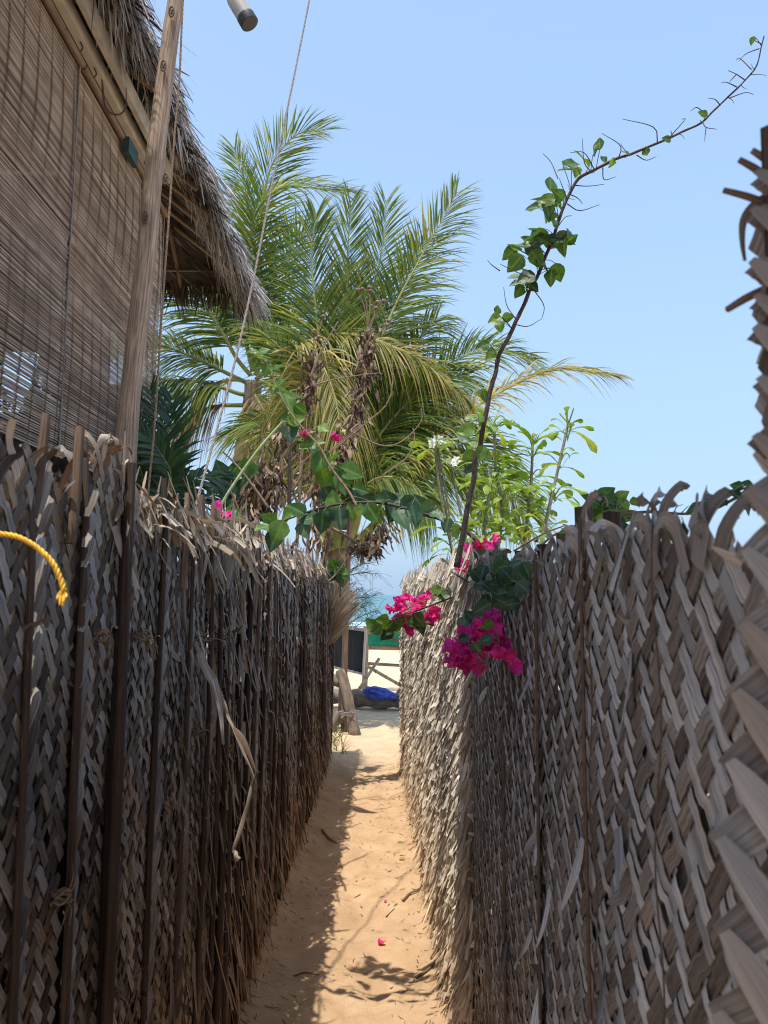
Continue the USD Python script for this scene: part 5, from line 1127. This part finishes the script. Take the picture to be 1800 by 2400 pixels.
obj(lp, 'cross_piece', tube([P(760, 1680, 8.95), P(806, 1682, 8.85)], .05, 9, seed=6, rough=.1), MAT['wood_far'])
obj(lp, 'cross_piece', tube([P(770, 1590, 9.0), P(800, 1598, 8.9)], .07, 9, seed=7, rough=.1), MAT['wood_far'])
obj(lp, 'cross_piece', tube([P(770, 1725, 8.8), P(794, 1668, 8.85)], .05, 9, seed=8, rough=.1), MAT['wood_far'])
obj(lp, 'rope_tie', join([tube(P(813, 1668 + 3 * k, 8.78) + np.stack([.09 * np.cos(t_ := np.linspace(0, 6.28, 14)), .09 * np.sin(t_), .006 * np.sin(t_ * 2)], 1), .007, 5) for k in range(3)] + [tube([P(820, 1668, 8.7), P(842, 1666, 8.65)], .006, 5)]), MAT['rope_grey'])
dl = thing('driftwood_log', 'long weathered log lying across the sand at the end of the path', 'log', P(870, 1640, 11.0))
q = smooth_path([P(770, 1632, 11.3), P(830, 1636, 11.2), P(880, 1644, 11.1), P(945, 1642, 11.0), P(1010, 1645, 10.9)], 26)
obj(dl, 'log', tube(q, .105 + .02 * np.sin(np.arange(26) * 1.1) - .02 * (np.arange(26) < 5), 12, seed=3, rough=.1), MAT['wood_far'])
obj(dl, 'stub', tube([P(820, 1640, 11.1), P(826, 1650, 10.95)], [.06, .04], 8), MAT['wood_far'])
m = trimesh.creation.icosphere(5, 1.0); v = np.array(m.vertices)
nz = meshkit.fbm(v * 1.7 + 7, 3, 3) - .5
rdg = 1 - np.abs(2 * meshkit.fbm(v * [2.2, 3.2, 3.0] + 3, 2, 9) - 1) * 2.2
rd2 = 1 - np.abs(2 * meshkit.fbm(v * [4.5, 6.0, 5.0] + 5, 2, 4) - 1) * 2.0
v = v * (1 + .55 * nz + .20 * rdg + .08 * rd2)[:, None] * [.20, .18, .08]
v[:, 2] += .05 * np.clip(-v[:, 0] / .27, -.8, .6); v[:, 2] = np.maximum(v[:, 2], -.06)
v += P(891, 1630, 11.0) + [0, 0, .02]
top('blue_cloth', (v, m.faces), MAT['blue'], 'crumpled blue tarpaulin heaped on the driftwood log', 'cloth', smooth=30)

FY = 12.6
rl = thing('bamboo_railing', 'bamboo railing with rolled green net at the edge of the beach', 'railing', (0, FY, 0))
for k, (a, b, c, d) in enumerate([(640, 1474, 1120, 1480), (640, 1513, 1120, 1519), (660, 1418 + 82, 1120, 1498)]):
    if k == 2: continue
    q = np.linspace(P(a, b, FY), P(c, d, FY), 14)
    obj(rl, 'rail', tube(q, .045 if k == 0 else .05, 8, seed=k, rough=.08), MAT['bamboo_far'])
gs = []
for k in range(9):
    y0, y1 = r.uniform(1486, 1512), r.uniform(1488, 1516)
    a = r.uniform(650, 900)
    gs.append(tube(smooth_path([P(a, y0, FY - .05), P(a + 90, (y0 + y1) / 2 + r.normal(0, 3), FY - .07), P(a + 210, y1, FY - .05)], 10), .007, 4, caps=False, seed=k))
obj(rl, 'cane_bundle', join(gs), MAT['bamboo_far'], kind='stuff')
nx, nzz = 60, 8
X, Z = np.meshgrid(np.linspace(640, 1120, nx), np.linspace(1484, 1512, nzz), indexing='ij')
v = np.array([P(a, b, FY - .10 + .03 * math.sin(a * .21 + b * .1)) for a, b in zip(X.ravel(), Z.ravel())])
i, j = np.meshgrid(np.arange(nx - 1), np.arange(nzz - 1), indexing='ij')
F = np.stack([i * nzz + j, (i + 1) * nzz + j, (i + 1) * nzz + j + 1, i * nzz + j + 1], -1).reshape(-1, 4)
obj(rl, 'net', (v, F, None), MAT['net'])
for k, (a, y0, y1, w) in enumerate([(856, 1468, 1640, .045), (700, 1468, 1640, .045), (1010, 1470, 1640, .045)]):
    obj(rl, 'post', tube([P(a + 3, y0, FY - .09), P(a - 2, y1, FY - .09)], w, 8, seed=k, rough=.06), MAT['bamboo_far'])
obj(rl, 'brace', tube([P(880, 1482, FY - .16), P(962, 1512, FY - .16)], .03, 7, rough=.1), MAT['wood_far'])
obj(rl, 'rail', tube(np.linspace(P(856, 1555, FY - .02), P(1010, 1564, FY - .02), 6), .026, 7), MAT['bamboo_far'])
for lab, a, b in [('bamboo pole leaning left across the sand under the board', (889, 1543), (828, 1636)), ('bamboo pole slanting right across the sand behind the blue cloth', (858, 1560), (952, 1614))]:
    q0, q1 = P(*a, FY - .3), P(*b, FY - .5)
    t_ = thing('bamboo_pole', lab, 'pole', q1)
    obj(t_, 'culm', tube(np.linspace(q0, q1, 8), .026, 8, rough=.05), MAT['bamboo_far'])
    for f_ in (.25, .5, .75): obj(t_, 'joint', tube([q0 + (q1 - q0) * (f_ - .006), q0 + (q1 - q0) * (f_ + .006)], .031, 8), MAT['wood_far'])
t_ = thing('timber_prop', 'short weathered timber prop beside the blue cloth', 'timber', P(938, 1638, 11.4))
obj(t_, 'prop', tube([P(926, 1640, 11.3), P(972, 1575, 11.5)], .055, 8, seed=4, rough=.12), MAT['wood_far'])
obj(t_, 'peg', tube([P(936, 1600, 11.2), P(944, 1618, 11.3)], .02, 6), MAT['wood_far'])

# ------------------------------------------------------------------ small things on the path
def on_ground(px, py):
    q = P(px, py, 3.0); d = q - EYE; k = -EYE[2] / d[2]; w = EYE + d * k
    for _ in range(4):
        z = float(ground_z(w[0], w[1])); w = EYE + d * ((z - EYE[2]) / d[2])
    return w
r = np.random.default_rng(91)
for (px, py, n, lab) in [(893, 2214, 3, 'fallen pink bougainvillea bract lying alone on the sunlit path'), (900, 2116, 1, 'tiny pink petal on the path farther than the larger bract')]:
    p_ = thing('fallen_flower', lab, 'petal', on_ground(px, py))
    for k in range(n): obj(p_, 'bract', leaf(on_ground(px, py) + [0, 0, .006], [math.cos(k * 2.1), math.sin(k * 2.1), .35], (0, 0, 1), .026 if n > 1 else .02, fold=.3, curl=-.3, wav=.3), MAT['bract'])
for (px, py, a, s, m, lab) in [(930, 1978, 0, .055, 'palm_yellow', 'yellow green fallen leaf on the sunny path, the farther of two'), (935, 2017, .2, .06, 'palm_yellow', 'long yellow fallen leaf on the sunny path beside the right fence'), (966, 2000, .3, .05, 'petal', 'pale scrap of dried leaf beside the right fence foot'), (808, 1855, 2.2, .08, 'weave_sun', 'grey curled dead leaf on the shaded side of the path')]:
    top('fallen_leaf', leaf(on_ground(px, py) + [0, 0, .008], [math.cos(a), math.sin(a), .1], (0, -.2, 1), s, fold=.3, curl=.3, wd=_wd * .6), MAT[m], lab, 'leaf')
for (pts, rd, lab) in [([(755, 1950), (770, 1968), (790, 1980)], .010, 'dark broken husk stick on the shaded sand by the left fence'), ([(975, 2295), (1010, 2270), (1040, 2225), (1060, 2195)], .006, 'curved dry stalk fallen from the right fence onto the path'), ([(945, 2115), (960, 2098), (985, 2085), (995, 2060)], .007, 'bent dead twig at the foot of the sunlit right fence'), ([(690, 2290), (715, 2282), (750, 2288)], .004, 'pale thin dry blade across the shaded path'), ([(905, 2150), (920, 2135), (925, 2130)], .003, 'small thin twig stuck in the middle of the sunny path')]:
    top('dry_twig', tube(smooth_path([on_ground(a, b) + [0, 0, rd * 1.2] for a, b in pts], 10), np.linspace(rd, rd * .4, 10), 6, rough=.2), MAT['litter'], lab, 'twig')
gs = []
for k in range(1150):
    y = 2.4 + 5.4 * r.random() ** 1.6; e = r.random()
    x = r.uniform(XL(y), XR(y)) if e < .5 else (XL(y) + abs(r.normal(0, .10)) if e < .8 else XR(y) - abs(r.normal(0, .07)))
    L = r.uniform(.008, .045); a = r.uniform(0, 6.28); t = np.linspace(-.5, .5, 4)
    q = np.stack([x + L * t * math.cos(a), y + L * t * math.sin(a), 0 * t], 1); q[:, 2] = ground_z(q[:, 0], q[:, 1]) + .003 + .2 * L * t ** 2
    gs.append(ribbon(q, (0, 0, 1), r.uniform(.0015, .006) * np.array([.5, 1, .8, .2]), .3))
top('leaf_litter', join(gs), MAT['litter'], 'tiny dry leaf scraps and twigs strewn on the sand path', 'litter', kind='stuff')
gs = []
for k in range(260):
    y = r.uniform(7.5, 9.6); x = XL(7.4) + r.uniform(-.25, .12) - .1 * (y - 8)
    L = r.uniform(.05, .22); d = nrm([r.normal(0, .5), r.normal(0, .5), 1]); t = np.linspace(0, 1, 4)[:, None]
    b0 = np.array([x, y, float(ground_z(x, y))])
    gs.append(ribbon(b0 + d * L * t + np.array([d[0], d[1], -.6]) * L * .5 * t ** 2, (0, -1, .3), .006 * np.array([1, .9, .6, .05]), .2))
top('grass_tuft', join(gs), MAT['grass'], 'sparse grass on the sand at the end of the left fence', 'grass', kind='stuff')

# the broken leaf that hangs, sunlit, from the left fence
hb = thing('hanging_dry_leaf', 'pale broken leaf stalk hanging out from the dark left fence in the sun', 'dry leaf', P(520, 1650, 2.2))
def kinked(pts, y): return np.vstack([smooth_path([P(*pts[k], y[k]), (P(*pts[k], y[k]) + P(*pts[k + 1], y[k + 1])) / 2 + rng.normal(0, .002, 3), P(*pts[k + 1], y[k + 1])], 5)[(0 if k == 0 else 1):] for k in range(len(pts) - 1)])
q = kinked([(455, 1500), (478, 1548), (505, 1590), (528, 1655), (545, 1700), (570, 1762), (594, 1820), (588, 1850), (572, 1915), (549, 1985), (553, 2000), (560, 2016)], np.linspace(2.13, 2.02, 12))
obj(hb, 'stalk', ribbon(q, (.5, -.85, .1), np.interp(np.linspace(0, 1, len(q)), [0, .5, .62, .66, .9, 1], [.012, .007, .006, .013, .010, .016]), .25, twist=.3 * np.sin(np.arange(len(q)) * .9)), MAT['weave_top'])
obj(hb, 'leaf', ribbon(smooth_path([P(548, 1705, 2.06), P(572, 1740, 2.04), P(602, 1812, 2.02)], 9), (.4, -.9, .2), .018 * np.array([.3, .8, 1, .9, .75, .6, .45, .3, .05]), .35), MAT['stake'])
obj(hb, 'leaf', ribbon(kinked([(470, 1530), (498, 1600), (505, 1680), (492, 1760)], [2.1] * 4), (.8, -.6, .1), .028, .2, twist=np.linspace(0, .8, 13)), MAT['weave_brown'])
obj(hb, 'leaf', ribbon(kinked([(500, 1590), (520, 1690), (524, 1745)], [2.09] * 3), (.8, -.6, .1), np.linspace(.024, .008, 9), .2), MAT['weave_brown'])
